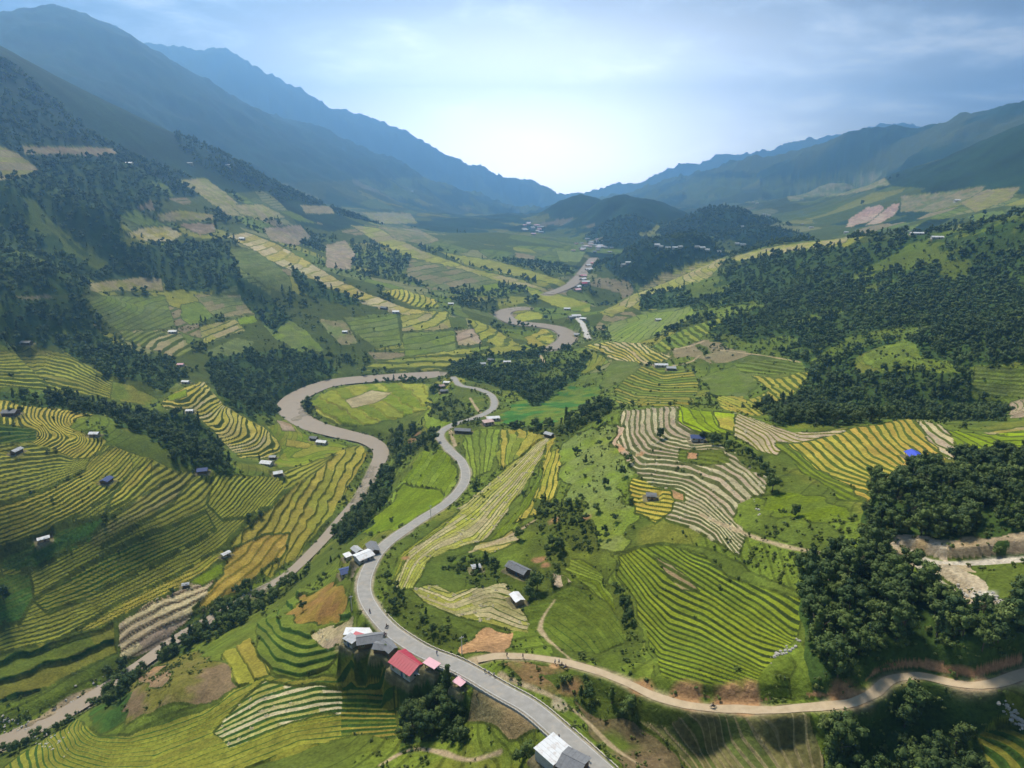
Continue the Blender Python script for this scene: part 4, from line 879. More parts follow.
def crown_mesh(name, seed, H, Rr, nl=11, per=34, leaf=.62, core=True, kind='round'):
    """clumps of leaf-sized faces spread through the crown, height H, radius Rr"""
    rg = np.random.RandomState(seed); V = []; F = []
    lobes = []
    for k in range(nl):
        a = rg.rand()*6.28; u = rg.rand()**.6
        if kind == 'round': h = H*(.36+.5*rg.rand()); rad = Rr*.72*u*math.sqrt(max(0, 1-((h/H-.55)/.5)**2)); s = Rr*(.34+.22*rg.rand())
        elif kind == 'tall': h = H*(.25+.7*k/nl); rad = Rr*.5*rg.rand()*(1.1-h/H); s = Rr*(.55-.4*h/H+.1*rg.rand())
        else: h = H*(.55+.35*rg.rand()); rad = Rr*.85*u; s = Rr*(.3+.15*rg.rand())
        lobes.append((rad*math.cos(a), rad*math.sin(a), h, s))
    for (x, y, h, s) in lobes:
        if core:
            n = len(V); k = 6
            for j, (zz, rr) in enumerate(((-.6, .45), (0, .72), (.55, .45))):
                for i in range(k):
                    t = 6.283*i/k+j; q = s*rr*(.85+.3*rg.rand()); V.append((x+q*math.cos(t), y+q*math.sin(t), h+zz*s*.8))
            V.append((x, y, h+.75*s)); V.append((x, y, h-.75*s))
            for j in range(2):
                for i in range(k): i2 = (i+1) % k; F.append((n+j*k+i, n+j*k+i2, n+(j+1)*k+i2, n+(j+1)*k+i))
            for i in range(k): F.append((n+2*k+i, n+2*k+(i+1) % k, n+3*k, n+3*k)); F.append((n+(i+1) % k, n+i, n+3*k+1, n+3*k+1))
        for _ in range(per):
            d = rg.randn(3); d /= np.linalg.norm(d)+1e-9
            if d[2] < -.5: d[2] *= -1
            p = np.array([x, y, h])+d*s*np.array([1, 1, .8])*(.75+.35*rg.rand())
            nrm = d+rg.randn(3)*.45; nrm /= np.linalg.norm(nrm); a = np.cross(nrm, rg.randn(3)); a /= np.linalg.norm(a)+1e-9; b_ = np.cross(nrm, a)
            l = leaf*(.6+.8*rg.rand()); w = l*(.5+.4*rg.rand()); n = len(V)
            V += [tuple(p-a*l*.5), tuple(p+b_*w*.5-nrm*.08*l), tuple(p+a*l*.5), tuple(p-b_*w*.5-nrm*.08*l)]; F.append((n, n+1, n+2, n+3))
    me = bpy.data.meshes.new(name); me.from_pydata(V, [], [tuple(dict.fromkeys(f)) for f in F]); me.update(); return me
def trunk_mesh(name, seed, H, r):
    rg = random.Random(seed); mb = MB(); p = (0, 0, -.6); 
    q = (rg.uniform(-.2, .2), rg.uniform(-.2, .2), H*.4); mb.tube(p, q, r, r*.7); top = (q[0]+rg.uniform(-.3, .3), q[1]+rg.uniform(-.3, .3), H*.75); mb.tube(q, top, r*.7, r*.35)
    for k in range(4):
        a = rg.uniform(0, 6.28); s = (q[0], q[1], q[2]*rg.uniform(.8, 1.2)); L = H*.26; mb.tube(s, (s[0]+L*math.cos(a), s[1]+L*math.sin(a), s[2]+L*.8), r*.4, r*.15, 5)
    return mb.mesh(name)
PROTO = []
for k, (H, Rr, kind, nl, per, mt) in enumerate([(7.5, 3.3, 'round', 12, 34, LEAF), (9.0, 3.6, 'round', 13, 34, LEAF), (6.0, 2.9, 'round', 10, 34, LEAF2), (10.5, 2.6, 'tall', 12, 30, LEAF), (8.0, 3.9, 'flat', 12, 32, LEAF), (5.0, 2.6, 'round', 8, 32, LEAF)]):
    cm = crown_mesh('crown', 40+k, H, Rr, nl, per, .62, True, kind); cm.materials.append(mt)
    tm = trunk_mesh('trunk', 60+k, H, .045*H*.6); tm.materials.append(BARK); PROTO.append((cm, tm, H))
# bamboo and banana clumps
def bamboo_mesh(seed, H=9):
    rg = np.random.RandomState(seed); V = []; F = []
    for s in range(16):
        a = rg.rand()*6.28; lean = .25+.35*rg.rand(); 
        for k in range(16):
            t = .2+.8*k/15; rr = .5+lean*H*t*t*.7; c = np.array([rr*math.cos(a), rr*math.sin(a), H*(t-.22*t*t*lean*2)])
            for _ in range(2):
                d = rg.randn(3)*.45; l = .9*rg.rand()+.5; ax = rg.randn(3); ax[2] = -abs(ax[2])*.7; ax /= np.linalg.norm(ax); b_ = np.cross(ax, rg.randn(3)); b_ /= np.linalg.norm(b_)
                n = len(V); p = c+d; V += [tuple(p), tuple(p+ax*l*.5+b_*.14), tuple(p+ax*l), tuple(p+ax*l*.5-b_*.14)]; F.append((n, n+1, n+2, n+3))
    me = bpy.data.meshes.new('crown'); me.from_pydata(V, [], F); me.update(); me.materials.append(LEAF2); return me
bam = bamboo_mesh(5); bst = MB()
for k in range(10): a = k*.63; bst.tube((.25*math.cos(a), .25*math.sin(a), -.4), (1.3*math.cos(a), 1.3*math.sin(a), 6.3), .07, .03, 5)
bstm = bst.mesh('trunk'); bstm.materials.append(mat('bamboo_cane', (.22, .24, .08), .6))
def put_tree(kind, p, s, rz, label, group=None, cat='tree', name='broadleaf_tree', sx=1.0):
    r = empty(name, p, rz, label, cat, group); cm, tm = kind[0], kind[1]
    r.scale = (s*sx, s*sx, s)
    c = bpy.data.objects.new('crown', cm); COL.objects.link(c); c.parent = r
    t_ = bpy.data.objects.new('trunk', tm); COL.objects.link(t_); t_.parent = r
    return r
# scatter positions over the wooded ground, uniform per square metre
rg = np.random.RandomState(99)
cell = np.abs(np.gradient(XX, axis=0)*np.gradient(YY, axis=1)-np.gradient(XX, axis=1)*np.gradient(YY, axis=0))
PER_M2 = 1/24.0
fall = 3.2/(1+np.clip(RR-260, 0, None)/160)
prob = cell*WMASK*PER_M2*fall*((RR < 1500) | ((HMASK > .12) & (RR < 2700)))*(np.abs(AA) < DEG(50))
# woods next to forest edges thin out a little through patches
prob = prob*np.where(n_b < .33, .35, 1)
hidden = (~VIS) & (RR > 700); prob = np.where(hidden, prob*.35, prob)
ii, jj = np.nonzero(rg.rand(*prob.shape) < prob)
tx = XX[ii, jj]; ty = YY[ii, jj]; tz = ZZ[ii, jj]; tr = RR[ii, jj]
wmv = WMASK[ii, jj]
ts = (.42+.62*rg.rand(len(tx))**1.6)*(1+np.clip((tr-500)/1500, 0, 1)*.75)*np.where(wmv < .62, .62, 1.0)*(.8+.45*n_a[ii, jj])
tk = rg.randint(0, 6, len(tx)); trz = rg.rand(len(tx))*6.28
print('trees', len(tx))
# keep houses and lines clear later through this list
CLEAR = []
def is_clear(x, y):
    ok = np.ones(len(np.atleast_1d(x)), bool)
    for (cx_, cy_, r_) in CLEAR: ok &= np.hypot(x-cx_, y-cy_) > r_
    return ok
# ------------------------------------------------------------------ buildings
M_WALL = mat('lime_plaster', (.52, .49, .43), .9, .15, dirt=(.3, .25, .18), dirt_amt=.5)
M_WOOD = mat('dark_timber', (.15, .1, .065), .9, .25, 3)
M_PINKW = mat('pink_plaster', (.5, .36, .33), .9, .15, dirt=(.3, .22, .17), dirt_amt=.4)
M_MUD = mat('earth_wall', (.38, .27, .16), .95, .2)
M_WHITE = mat('white_sheet_roof', (.66, .67, .68), .6, .1, .9, .4, dirt=(.34, .22, .14), dirt_amt=.55)
M_GREY = mat('grey_cement_roof', (.2, .205, .215), .85, .22, 1.2, .25, dirt=(.1, .1, .1), dirt_amt=.6)
M_LGREY = mat('light_grey_roof', (.42, .43, .44), .8, .2, 1.2, .3, dirt=(.22, .21, .2), dirt_amt=.5)
M_RED = mat('red_sheet_roof', (.42, .035, .06), .5, .12, 1.0, .4, dirt=(.25, .05, .05), dirt_amt=.35)
M_PINK = mat('pink_tarpaulin', (.72, .42, .46), .7, .12)
M_BLUE = mat('blue_tarpaulin', (.05, .09, .55), .55, .15)
M_DBLUE = mat('dark_blue_roof', (.06, .085, .2), .7, .15)
M_THATCH = mat('brown_thatch', (.22, .17, .12), .95, .25)
M_WIN = mat('window_dark', (.03, .035, .04), .2, .05, spec=.6)
M_DOOR = mat('blue_door', (.08, .12, .2), .7, .1)
M_CONC = mat('yard_concrete', (.42, .4, .36), .9, .2)
def spot(px, py, h=2.5):
    """ground point for a building whose roof is seen at px, py"""
    for _ in range(3):
        x, y, z = hit(px, py); d = math.sqrt(x*x+y*y+z*z); off = h*math.hypot(x, y)/d*FPX/d
        x, y, z = hit(px, py+off)
    return x, y, z
def level_pad(x, y, rz, a, b, blend):
    """cut and fill a level yard under a building"""
    r = math.hypot(x, y); q = a+b+blend+3; i0, i1 = np.searchsorted(R_, [r-q, r+q]); az = math.atan2(x, y); j0, j1 = np.searchsorted(AZ_, [az-q/r, az+q/r])
    sl = (slice(i0, i1+1), slice(j0, j1+1)); X = XX[sl]-x; Y = YY[sl]-y; u = abs(X*math.cos(rz)+Y*math.sin(rz))-a; v = abs(-X*math.sin(rz)+Y*math.cos(rz))-b
    d = np.hypot(np.maximum(u, 0), np.maximum(v, 0)); z = float(ground(np.array([x]), np.array([y]))[0])
    w = 1-sstep(0, 1, d/blend); road = np.minimum(br[sl]-3.6, bd[sl]-1.6) < .6; w = np.where(road, 0, w); ZZ[sl] = ZZ[sl]*(1-w)+z*w
    k = (d < .5+.8*n_b[sl]) & ~road; TREAD[sl][k] = C(.17, .15, .08)*(.7+.6*n_d[sl][k])[:, None]; RWID[sl][k] = 0; WMASK[sl][k] = 0
    return z
def ghouse(roofm, wallm, L, Wd, h, px, py, label, rz=None, a=None, b=None, cat='house', name='house', group=None, pitch=.42, mono=False, detail=1, open_=False, over=.45):
    h = h*.8; hh = h+Wd*pitch*.25
    x, y, z = spot(px, py, hh)
    if a is not None:
        p, q = hit(*a), hit(*b); rz = math.atan2(q[1]-p[1], q[0]-p[0])
    rz = math.radians(rz) if a is None else rz
    d0 = math.hypot(x, y)
    if d0 < 1300:
        z = level_pad(x, y, rz, L/2+.8, Wd/2+.8, 2.6 if d0 < 500 else 5)
        zlow = z
    else:
        xs = x+np.array([-1, 1, 0])*L*.45*math.cos(rz); ys = y+np.array([-1, 1, 0])*L*.45*math.sin(rz)
        z = float(np.mean(ground(xs, ys))); zlow = float(np.min(ground(xs, ys)))
    CLEAR.append((x, y, max(L, Wd)*.62+1.2))
    r = empty(name, (x, y, z), rz, label, cat, group); f = min(zlow-z-.8, -.8)
    rise = Wd*pitch/2
    mb = MB()
    if open_:
        for sx in (-1, 1):
            for sy in (-1, 1): mb.box((sx*(L/2-.15), sy*(Wd/2-.15), (h+f)/2), (.16, .16, h-f))
        mb.build('post', M_WOOD, r) if False else None
        for sx in (-1, 1):
            for sy in (-1, 1): MB().box((sx*(L/2-.15), sy*(Wd/2-.15), (h+f)/2), (.16, .16, h-f)).build('post', M_WOOD, r)
    else:
        mb.box((0, 0, (h+f)/2), (L, Wd, h-f))
        if not mono:
            for s in (-1, 1): 
                n = len(mb.v); x1 = s*(L/2-.01); x0 = s*(L/2-.25)
                mb.v += [(x0, -Wd/2, h), (x0, Wd/2, h), (x0, 0, h+rise), (x1, -Wd/2, h), (x1, Wd/2, h), (x1, 0, h+rise)]
                mb.f += [(n, n+1, n+2), (n+3, n+5, n+4), (n, n+2, n+5, n+3), (n+1, n+4, n+5, n+2)]
        w = mb.build('wall', wallm, r)
    t = .12; ov = over; rb = MB()
    if mono:
        rb.slab([(-L/2-ov, -Wd/2-ov, h+.02-ov*pitch*.3), (L/2+ov, -Wd/2-ov, h+.02-ov*pitch*.3), (L/2+ov, Wd/2+ov, h+Wd*pitch*.3), (-L/2-ov, Wd/2+ov, h+Wd*pitch*.3)], t)
        if not open_: rb.box((0, Wd/2-.1, h+Wd*pitch*.14), (L-.02, .18, Wd*pitch*.28))
    else:
        e = h+.03-ov*pitch
        for s in (-1, 1):
            rb.slab([(-L/2-ov, s*(Wd/2+ov), e), (L/2+ov, s*(Wd/2+ov), e), (L/2+ov, 0, h+rise+.03), (-L/2-ov, 0, h+rise+.03)][::s], t)
    ro = rb.build('roof', roofm, r)
    if detail >= 2:
        # ridge cap and sheet joints
        rc = MB()
        if not mono: rc.box((0, 0, h+rise+.14), (L+2*ov, .3, .12))
        if rc.v: rc.build('ridge_cap', roofm, ro)
        nsh = int(L/1.0); j = MB()
        for k in range(1, nsh):
            xx = -L/2-ov+k*(L+2*ov)/nsh
            if mono: j.slab([(xx-.04, -Wd/2-ov, h+.14-ov*pitch*.3), (xx+.04, -Wd/2-ov, h+.14-ov*pitch*.3), (xx+.04, Wd/2+ov, h+Wd*pitch*.3+.12), (xx-.04, Wd/2+ov, h+Wd*pitch*.3+.12)], .05)
            else:
                for s in (-1, 1): j.slab([(xx-.04, s*(Wd/2+ov), h+.15-ov*pitch), (xx+.04, s*(Wd/2+ov), h+.15-ov*pitch), (xx+.04, 0, h+rise+.15), (xx-.04, 0, h+rise+.15)][::s], .05)
        j.build('roof_seams', roofm, ro)
    if detail >= 1 and not open_:
        for sy in (-1, 1):
            MB().box((0.1*L, sy*(Wd/2+.02), 1.05), (.95, .06, 2.1)).build('door', M_DOOR if detail > 1 else M_WOOD, r)
            for fx in (-.32, .34):
                wn = MB().box((fx*L, sy*(Wd/2+.02), 1.55), (1.0, .05, .95)).build('window', M_WIN, r)
                if detail >= 2:
                    fb = MB(); 
                    for q in (-.52, 0, .52): fb.box((fx*L+q, sy*(Wd/2+.055), 1.55), (.07, .05, 1.05))
                    for q in (-.5, .5): fb.box((fx*L, sy*(Wd/2+.055), 1.55+q), (.97, .05, .07))
                    fb.build('window_frame', M_WALL, wn)
    return r
# --- roadside hamlet below the bend
ghouse(M_RED, M_WALL, 9.2, 7.6, 3.4, 409, 661, 'large house with a bright red sheet roof beside the road bend', a=(398, 655), b=(423, 667), detail=2, pitch=.36)
ghouse(M_WHITE, M_WALL, 9.5, 2.8, 3.0, 360, 632, 'long narrow house with a white sheet roof, uphill of the grey roofs by the bend', a=(349, 641), b=(371, 625), detail=2, mono=True, pitch=.2)
ghouse(M_GREY, M_WOOD, 8.5, 4.6, 2.8, 371, 638, 'grey roofed timber house alongside the long white roof', a=(361, 645), b=(383, 630), detail=2, pitch=.4)
ghouse(M_RED, M_WALL, 3.6, 3.0, 2.5, 359, 646, 'small shed with a red sheet roof below the long white roof', a=(353, 648), b=(366, 643), detail=1, mono=True, pitch=.15)
ghouse(M_LGREY, M_WALL, 4.2, 3.2, 2.7, 353, 655, 'little pale box house with a flat grey roof, lowest of the hamlet', a=(346, 655), b=(360, 656), detail=2, mono=True, pitch=.06, over=.25)
ghouse(M_GREY, M_WOOD, 5.6, 3.6, 2.6, 389, 646, 'small dark grey roof tucked between the road and the red house', a=(382, 640), b=(396, 651), detail=1)
ghouse(M_GREY, M_WOOD, 4.8, 3.2, 2.4, 383, 656, 'weathered dark shed among bushes just left of the red house', a=(378, 662), b=(389, 651), detail=1)
ghouse(M_LGREY, M_WALL, 3.6, 3.4, 2.8, 420, 669, 'small grey annexe under the gable of the red house', a=(414, 673), b=(426, 664), detail=1, mono=True, pitch=.15)
ghouse(M_PINK, M_WOOD, 4.0, 2.2, 2.2, 432, 664, 'open roadside stall under a pink awning next to the red house', a=(424, 661), b=(440, 668), detail=0, mono=True, pitch=.1, open_=True, cat='stall', name='roadside_stall')
ghouse(M_PINK, M_WOOD, 2.6, 2.2, 2.2, 460, 682, 'little stand under a pale pink canopy on the lower verge', a=(456, 680), b=(465, 684), detail=0, mono=True, pitch=.1, open_=True, cat='stall', name='roadside_stall')
# --- hamlet at the upper bend
ghouse(M_WHITE, M_WALL, 6.6, 5.4, 2.8, 364, 555, 'house with a bright white sheet roof left of the upper bend', a=(357, 561), b=(371, 549), detail=2, pitch=.25)
ghouse(M_GREY, M_WOOD, 7.0, 4.0, 2.6, 373, 547, 'dark grey roof directly above the bright white roof at the upper bend', a=(364, 546), b=(381, 550), detail=1)
ghouse(M_LGREY, M_WOOD, 5.0, 3.2, 2.6, 357, 549, 'light grey shed roof at the top left of the upper hamlet', a=(351, 551), b=(362, 546), detail=1)
ghouse(M_WHITE, M_WALL, 3.4, 2.6, 2.4, 348, 557, 'tiny white roofed shed at the left edge of the upper hamlet', a=(344, 559), b=(353, 556), detail=1, mono=True, pitch=.15)
ghouse(M_DBLUE, M_WALL, 5.4, 4.6, 2.9, 347, 570, 'slate blue roofed house standing lowest in the upper hamlet', a=(341, 576), b=(353, 565), detail=2, pitch=.35)
# --- bottom
ghouse(M_WHITE, M_WALL, 6.6, 6.2, 4.2, 553, 751, 'big white roofed building beside the road at the bottom of the view', a=(541, 762), b=(558, 741), detail=2, mono=True, pitch=.12, over=.3)
ghouse(M_GREY, M_WOOD, 5.4, 6.0, 3.6, 573, 763, 'dark grey roofed house attached to the big white roofed building', a=(563, 760), b=(584, 768), detail=2, pitch=.3)
# --- farmstead in the hollow
ghouse(M_GREY, M_WOOD, 9.0, 4.2, 2.6, 518, 567, 'long timber farmhouse with a slate grey roof in the central hollow', a=(504, 563), b=(532, 571), detail=2, pitch=.5)
ghouse(M_WHITE, M_MUD, 4.8, 3.0, 2.5, 517, 597, 'small white roofed hut between the two terraced fields of the hollow', a=(513, 593), b=(522, 602), detail=1, pitch=.3)
ghouse(M_LGREY, M_WOOD, 3.0, 2.4, 2.2, 476, 566, 'tiny pale roofed hut in the thicket left of the long farmhouse', a=(472, 567), b=(481, 565), detail=1, pitch=.3)
# --- upper road
ghouse(M_PINKW, M_PINKW, 7.0, 5.0, 3.2, 488, 421, 'pinkish walled house by the upper road curve', a=(478, 423), b=(498, 420), detail=1, pitch=.1, mono=True)
ghouse(M_WHITE, M_WALL, 9.0, 4.5, 3.0, 493, 417, 'white roofed house behind the pinkish one on the upper road', a=(484, 418), b=(502, 416), detail=1, pitch=.3)
ghouse(M_GREY, M_WOOD, 11.0, 4.5, 2.6, 463, 429, 'long low grey roof beside the upper road', a=(453, 430), b=(473, 429), detail=1)
ghouse(M_LGREY, M_WOOD, 5.0, 3.6, 2.5, 549, 433, 'lone pale roofed hut at the foot of the central spur', a=(545, 434), b=(554, 433), detail=1)
ghouse(M_PINKW, M_PINKW, 6.0, 4.5, 3.0, 441, 385, 'pink house in the roadside cluster where the road leaves the river bend', rz=20)
ghouse(M_WHITE, M_WALL, 6.0, 4.0, 2.8, 447, 380, 'white roofed house in the roadside cluster by the river bend', rz=-10)
ghouse(M_GREY, M_WOOD, 7.0, 4.5, 2.8, 444, 390, 'grey roofed house lowest in the cluster by the river bend', rz=10)
ghouse(M_LGREY, M_WALL, 8.0, 5.0, 2.8, 482, 363, 'pale grey roof in the wood above the upper road', rz=10)
ghouse(M_GREY, M_WOOD, 7.0, 5.0, 2.8, 491, 359, 'dark grey roof in the wood above the upper road', rz=-15)
ghouse(M_WHITE, M_WALL, 8.0, 4.0, 2.8, 507, 361, 'whitish roof on the terraces above the upper road wood', rz=5)
ghouse(M_LGREY, M_WOOD, 6.0, 4.5, 2.6, 471, 372, 'grey shed in the trees right of the upper road end', rz=30)
# --- terraces behind the crest
ghouse(M_WHITE, M_WALL, 12.0, 4.5, 2.8, 661, 364, 'white roofed farm at the foot of the yellow terraces, middle distance', rz=-2)
ghouse(M_LGREY, M_WOOD, 8.0, 5.0, 2.8, 671, 367, 'grey roof touching the white roofed farm, middle distance', rz=-5)
ghouse(M_WHITE, M_WALL, 7.0, 4.5, 2.8, 658, 319, 'lone white roofed house on the grassy middle slope', rz=10)
ghouse(M_DBLUE, M_WALL, 6.0, 4.0, 2.5, 697, 436, 'grey blue shed at the edge of the cream terraces under the bright green field', rz=-5)
ghouse(M_GREY, M_MUD, 3.6, 3.0, 2.3, 651, 494, 'tiny dark hut beside the golden plot among the cream terraces', rz=-10)
ghouse(M_BLUE, M_WOOD, 7.6, 5.0, 2.3, 915, 455, 'field shelter under a bright blue tarpaulin on the golden terraces', a=(908, 452), b=(922, 459), detail=0, open_=True, cat='shelter', name='field_shelter')
ghouse(M_BLUE, M_WOOD, 2.2, 1.8, 1.8, 820, 575, 'little blue covered shelter at the edge of the right hand wood', rz=0, detail=0, open_=True, cat='shelter', name='field_shelter')
# --- left rice hill
ghouse(M_WHITE, M_MUD, 4.6, 2.6, 2.3, 44, 538, 'pinkish white roofed hut on the dark lower rice slope', a=(39, 541), b=(50, 535))
ghouse(M_DBLUE, M_WOOD, 5.4, 4.2, 2.4, 107, 479, 'field hut with a dark blue roof amid the striped rice hill', a=(102, 482), b=(112, 476))
ghouse(M_LGREY, M_WOOD, 5.2, 3.2, 2.3, 17, 450, 'pale grey hut on the dark green left terraces', a=(13, 452), b=(22, 448))
ghouse(M_GREY, M_WOOD, 7.4, 5.2, 2.6, 11, 411, 'dark hut with bushes at the left end of the yellow crest terraces', rz=5)
ghouse(M_WHITE, M_MUD, 5.0, 3.2, 2.3, 95, 433, 'small white hut on the crest of the rice hill', rz=0)
ghouse(M_DBLUE, M_WOOD, 5.6, 5.0, 2.6, 203, 469, 'blue grey hut below the dark trees of the left hollow', rz=15)
ghouse(M_WHITE, M_WALL, 8.0, 5.0, 2.7, 267, 462, 'larger white roofed house of the pair at the end of the rice hill', rz=-12)
ghouse(M_WHITE, M_WOOD, 5.6, 4.4, 2.5, 278, 472, 'smaller white roofed hut nearest the rice stripes, by the pair above the plots', rz=25)
ghouse(M_LGREY, M_WOOD, 4.6, 3.6, 2.4, 273, 456, 'small grey roof just above the larger white roofed house', rz=0)
ghouse(M_WHITE, M_WALL, 8.4, 4.6, 2.7, 322, 441, 'white roofed house on the flat by the river bend', rz=-15)
ghouse(M_GREY, M_WOOD, 6.0, 4.0, 2.5, 314, 437, 'dark roofed shed beside the white roofed house by the river bend', rz=-15)
ghouse(M_WHITE, M_WALL, 4.4, 2.4, 2.3, 226, 553, 'white field hut on the bund between green and golden plots', a=(221, 556), b=(231, 550))
ghouse(M_LGREY, M_WOOD, 3.0, 2.0, 2.2, 186, 584, 'tiny grey hut above the harvested brown plots', rz=20)
ghouse(M_WHITE, M_WALL, 5.2, 3.4, 2.4, 190, 410, 'white hut just below the small striped hill', rz=5)
ghouse(M_WHITE, M_WALL, 6.0, 3.6, 2.4, 186, 381, 'white hut on top of the small striped hill', rz=-5)
ghouse(M_PINK, M_WALL, 5.6, 4.0, 2.4, 181, 364, 'pink roofed hut above the small striped hill', rz=0)
ghouse(M_WHITE, M_WALL, 8.0, 5.0, 2.8, 173, 331, 'white roofed house beside the orange striped field on the left slope', rz=8)
ghouse(M_GREY, M_WOOD, 8.0, 5.0, 2.8, 27, 342, 'dark grey hut in the left edge wood', rz=0)
ghouse(M_WHITE, M_WALL, 6.0, 4.0, 2.6, 345, 331, 'small white hut in the middle of the patchwork slope', rz=0)
ghouse(M_WHITE, M_WALL, 9.0, 6.0, 3.0, 396, 311, 'white hut at the top of the field boundary on the patchwork spur', rz=0)
ghouse(M_GREY, M_WOOD, 9.0, 6.0, 3.0, 384, 307, 'dark roofed hut on the straw coloured ridge of the spur', rz=-20)
ghouse(M_WHITE, M_WALL, 8.0, 5.0, 3.0, 451, 303, 'small white house with two trees beyond the spur', rz=0)
ghouse(M_WHITE, M_WALL, 8.0, 6.0, 3.0, 242, 238, 'white house at the top end of the straw coloured ridge', rz=0)
ghouse(M_WHITE, M_WALL, 16, 6, 3.2, 128, 163, 'long white building high on the left mountain foot', rz=0)
ghouse(M_LGREY, M_WALL, 11, 6, 3.2, 190, 163, 'pale grey building farther along the left mountain foot', rz=0)
ghouse(M_LGREY, M_WALL, 10, 7, 3.2, 228, 165, 'pale house on the mountain foot where the haze begins', rz=0)
ghouse(M_WHITE, M_WALL, 13, 8, 4.0, 412, 191, 'white house on the far blue slope of the left mountain', rz=0, detail=0)
ghouse(M_WHITE, M_WALL, 10, 7, 3.5, 382, 223, 'white house on the far patchwork below the left mountain', rz=0, detail=0)
ghouse(M_WHITE, M_WALL, 19, 5, 2.6, 918, 233, 'longest white roof on the wooded right ridge', rz=-8)
ghouse(M_WHITE, M_WALL, 13, 5, 2.6, 937, 237, 'shorter white roof at the right end of the ridge group', rz=-8)
ghouse(M_LGREY, M_WALL, 9, 5, 2.6, 906, 231, 'pale grey roof at the left end of the ridge group', rz=-5)
ghouse(M_WHITE, M_WALL, 9, 5, 3.0, 846, 232, 'white house at the left tip of the right ridge', rz=0)
ghouse(M_WHITE, M_WALL, 12, 8, 3.5, 957, 200, 'white house high on the right mountain farmland', rz=0)
# village and farmhouses in the hazy valley end
G1 = 'roadside houses at the far river crossing'
for (px, py, L, W2, m_, rz, lb) in [(576, 315, 13, 8, M_WHITE, 10, 'largest white roof by the far river crossing'), (583, 318, 9, 6, M_WHITE, -20, 'white house right of the lane by the far river crossing'), (571, 319, 9, 6, M_LGREY, 30, 'pale house left of the lane by the far river crossing'), (577, 334, 8, 6, M_LGREY, 0, 'grey house nearest the water at the far river crossing'), (567, 308, 10, 6, M_WHITE, 0, 'white house standing alone above the far river crossing')]:
    ghouse(m_, M_WALL, L, W2, 3.2, px, py, lb, rz=rz, group=G1)
rv = random.Random(12); G2 = 'houses of the hazy valley village'
for k in range(34):
    px = rv.uniform(573, 612); py = 244+abs(px-590)*.12+rv.gauss(0, 3.2)
    ghouse(rv.choice([M_WHITE, M_LGREY, M_PINKW, M_LGREY, M_GREY]), M_WALL, rv.uniform(9, 14), rv.uniform(6, 9), 3.6, px, py, 'tiny pale house of the village in the hazy valley bottom', rz=rv.uniform(-30, 30), group=G2, detail=0)
for k in range(16):
    px = rv.uniform(522, 543); py = 226+(px-530)*.25+rv.gauss(0, 3)
    ghouse(rv.choice([M_WHITE, M_PINK, M_LGREY]), M_WALL, rv.uniform(12, 20), rv.uniform(8, 10), 4.5, px, py, 'tiny pale house of the farthest settlement at the foot of the blue slope', rz=rv.uniform(-30, 30), group='houses of the farthest settlement', detail=0)
for k in range(12):
    px = 577+rv.uniform(0, 18); py = 285-(px-577)*1.2+rv.gauss(0, 3)
    ghouse(rv.choice([M_WHITE, M_PINK, M_WHITE, M_RED]), M_WALL, rv.uniform(10, 16), rv.uniform(7, 9), 4, px, py, 'small pale house along the far road beside the river', rz=rv.uniform(-30, 60), group='houses along the far river road', detail=0)
for (px, py) in [(657, 244), (661, 246), (668, 247), (675, 247), (680, 246), (697, 246), (702, 247), (707, 249), (719, 251), (737, 243), (743, 244), (742, 226), (746, 227), (753, 202), (757, 203), (764, 214), (769, 215), (811, 227), (802, 224), (623, 264), (628, 262)]:
    ghouse(rv.choice([M_WHITE, M_LGREY, M_LGREY]), M_WALL, rv.uniform(8, 12), rv.uniform(5, 7), 3.4, px, py, 'small pale farmhouse among the wooded hillocks of the far right valley', rz=rv.uniform(-25, 25), group='farmhouses among the far hillocks', detail=0)
# ------------------------------------------------------------------ terrain
nr, nc = ZZ.shape
V = np.stack([XX, YY, ZZ], -1).reshape(-1, 3)
idx = np.arange(nr*nc, dtype=np.int32).reshape(nr, nc)
Q = np.stack([idx[:-1, :-1], idx[:-1, 1:], idx[1:, 1:], idx[1:, :-1]], -1).reshape(-1, 4)
me = mesh_np('terrain', V, Q[:, ::-1], True)
for nm, arr in (('tread', TREAD), ('riser', RISER)):
    a = me.attributes.new(nm, 'FLOAT_COLOR', 'POINT'); buf = np.ones((nr*nc, 4), np.float32); buf[:, :3] = arr.reshape(-1, 3); a.data.foreach_set('color', buf.ravel())
for nm, arr in (('phi', PHI), ('rw', RWID), ('wood', np.minimum(WMASK, 1))):
    a = me.attributes.new(nm, 'FLOAT', 'POINT'); a.data.foreach_set('value', arr.reshape(-1).astype(np.float32))
m = bpy.data.materials.new('ground_cover'); m.use_nodes = True; t = m.node_tree; b = t.nodes['Principled BSDF']
def attr(t, n_): 
    a = N(t, 'ShaderNodeAttribute', attribute_name=n_); return a
phi = attr(t, 'phi').outputs['Fac']; rw = attr(t, 'rw').outputs['Fac']; ctr = attr(t, 'tread').outputs['Color']; cri = attr(t, 'riser').outputs['Color']
g = N(t, 'ShaderNodeNewGeometry')
nA = N(t, 'ShaderNodeTexNoise', i_Scale=.9, i_Detail=5.0, i_Roughness=.65); t.links.new(g.outputs['Position'], nA.inputs['Vector'])
nB = N(t, 'ShaderNodeTexNoise', i_Scale=.11, i_Detail=4.0, i_Roughness=.6); t.links.new(g.outputs['Position'], nB.inputs['Vector'])
nC = N(t, 'ShaderNodeTexNoise', i_Scale=.02, i_Detail=5.0, i_Roughness=.6); t.links.new(g.outputs['Position'], nC.inputs['Vector'])
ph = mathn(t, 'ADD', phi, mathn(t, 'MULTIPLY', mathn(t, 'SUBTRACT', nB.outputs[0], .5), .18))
fr_ = mathn(t, 'FRACT', ph)
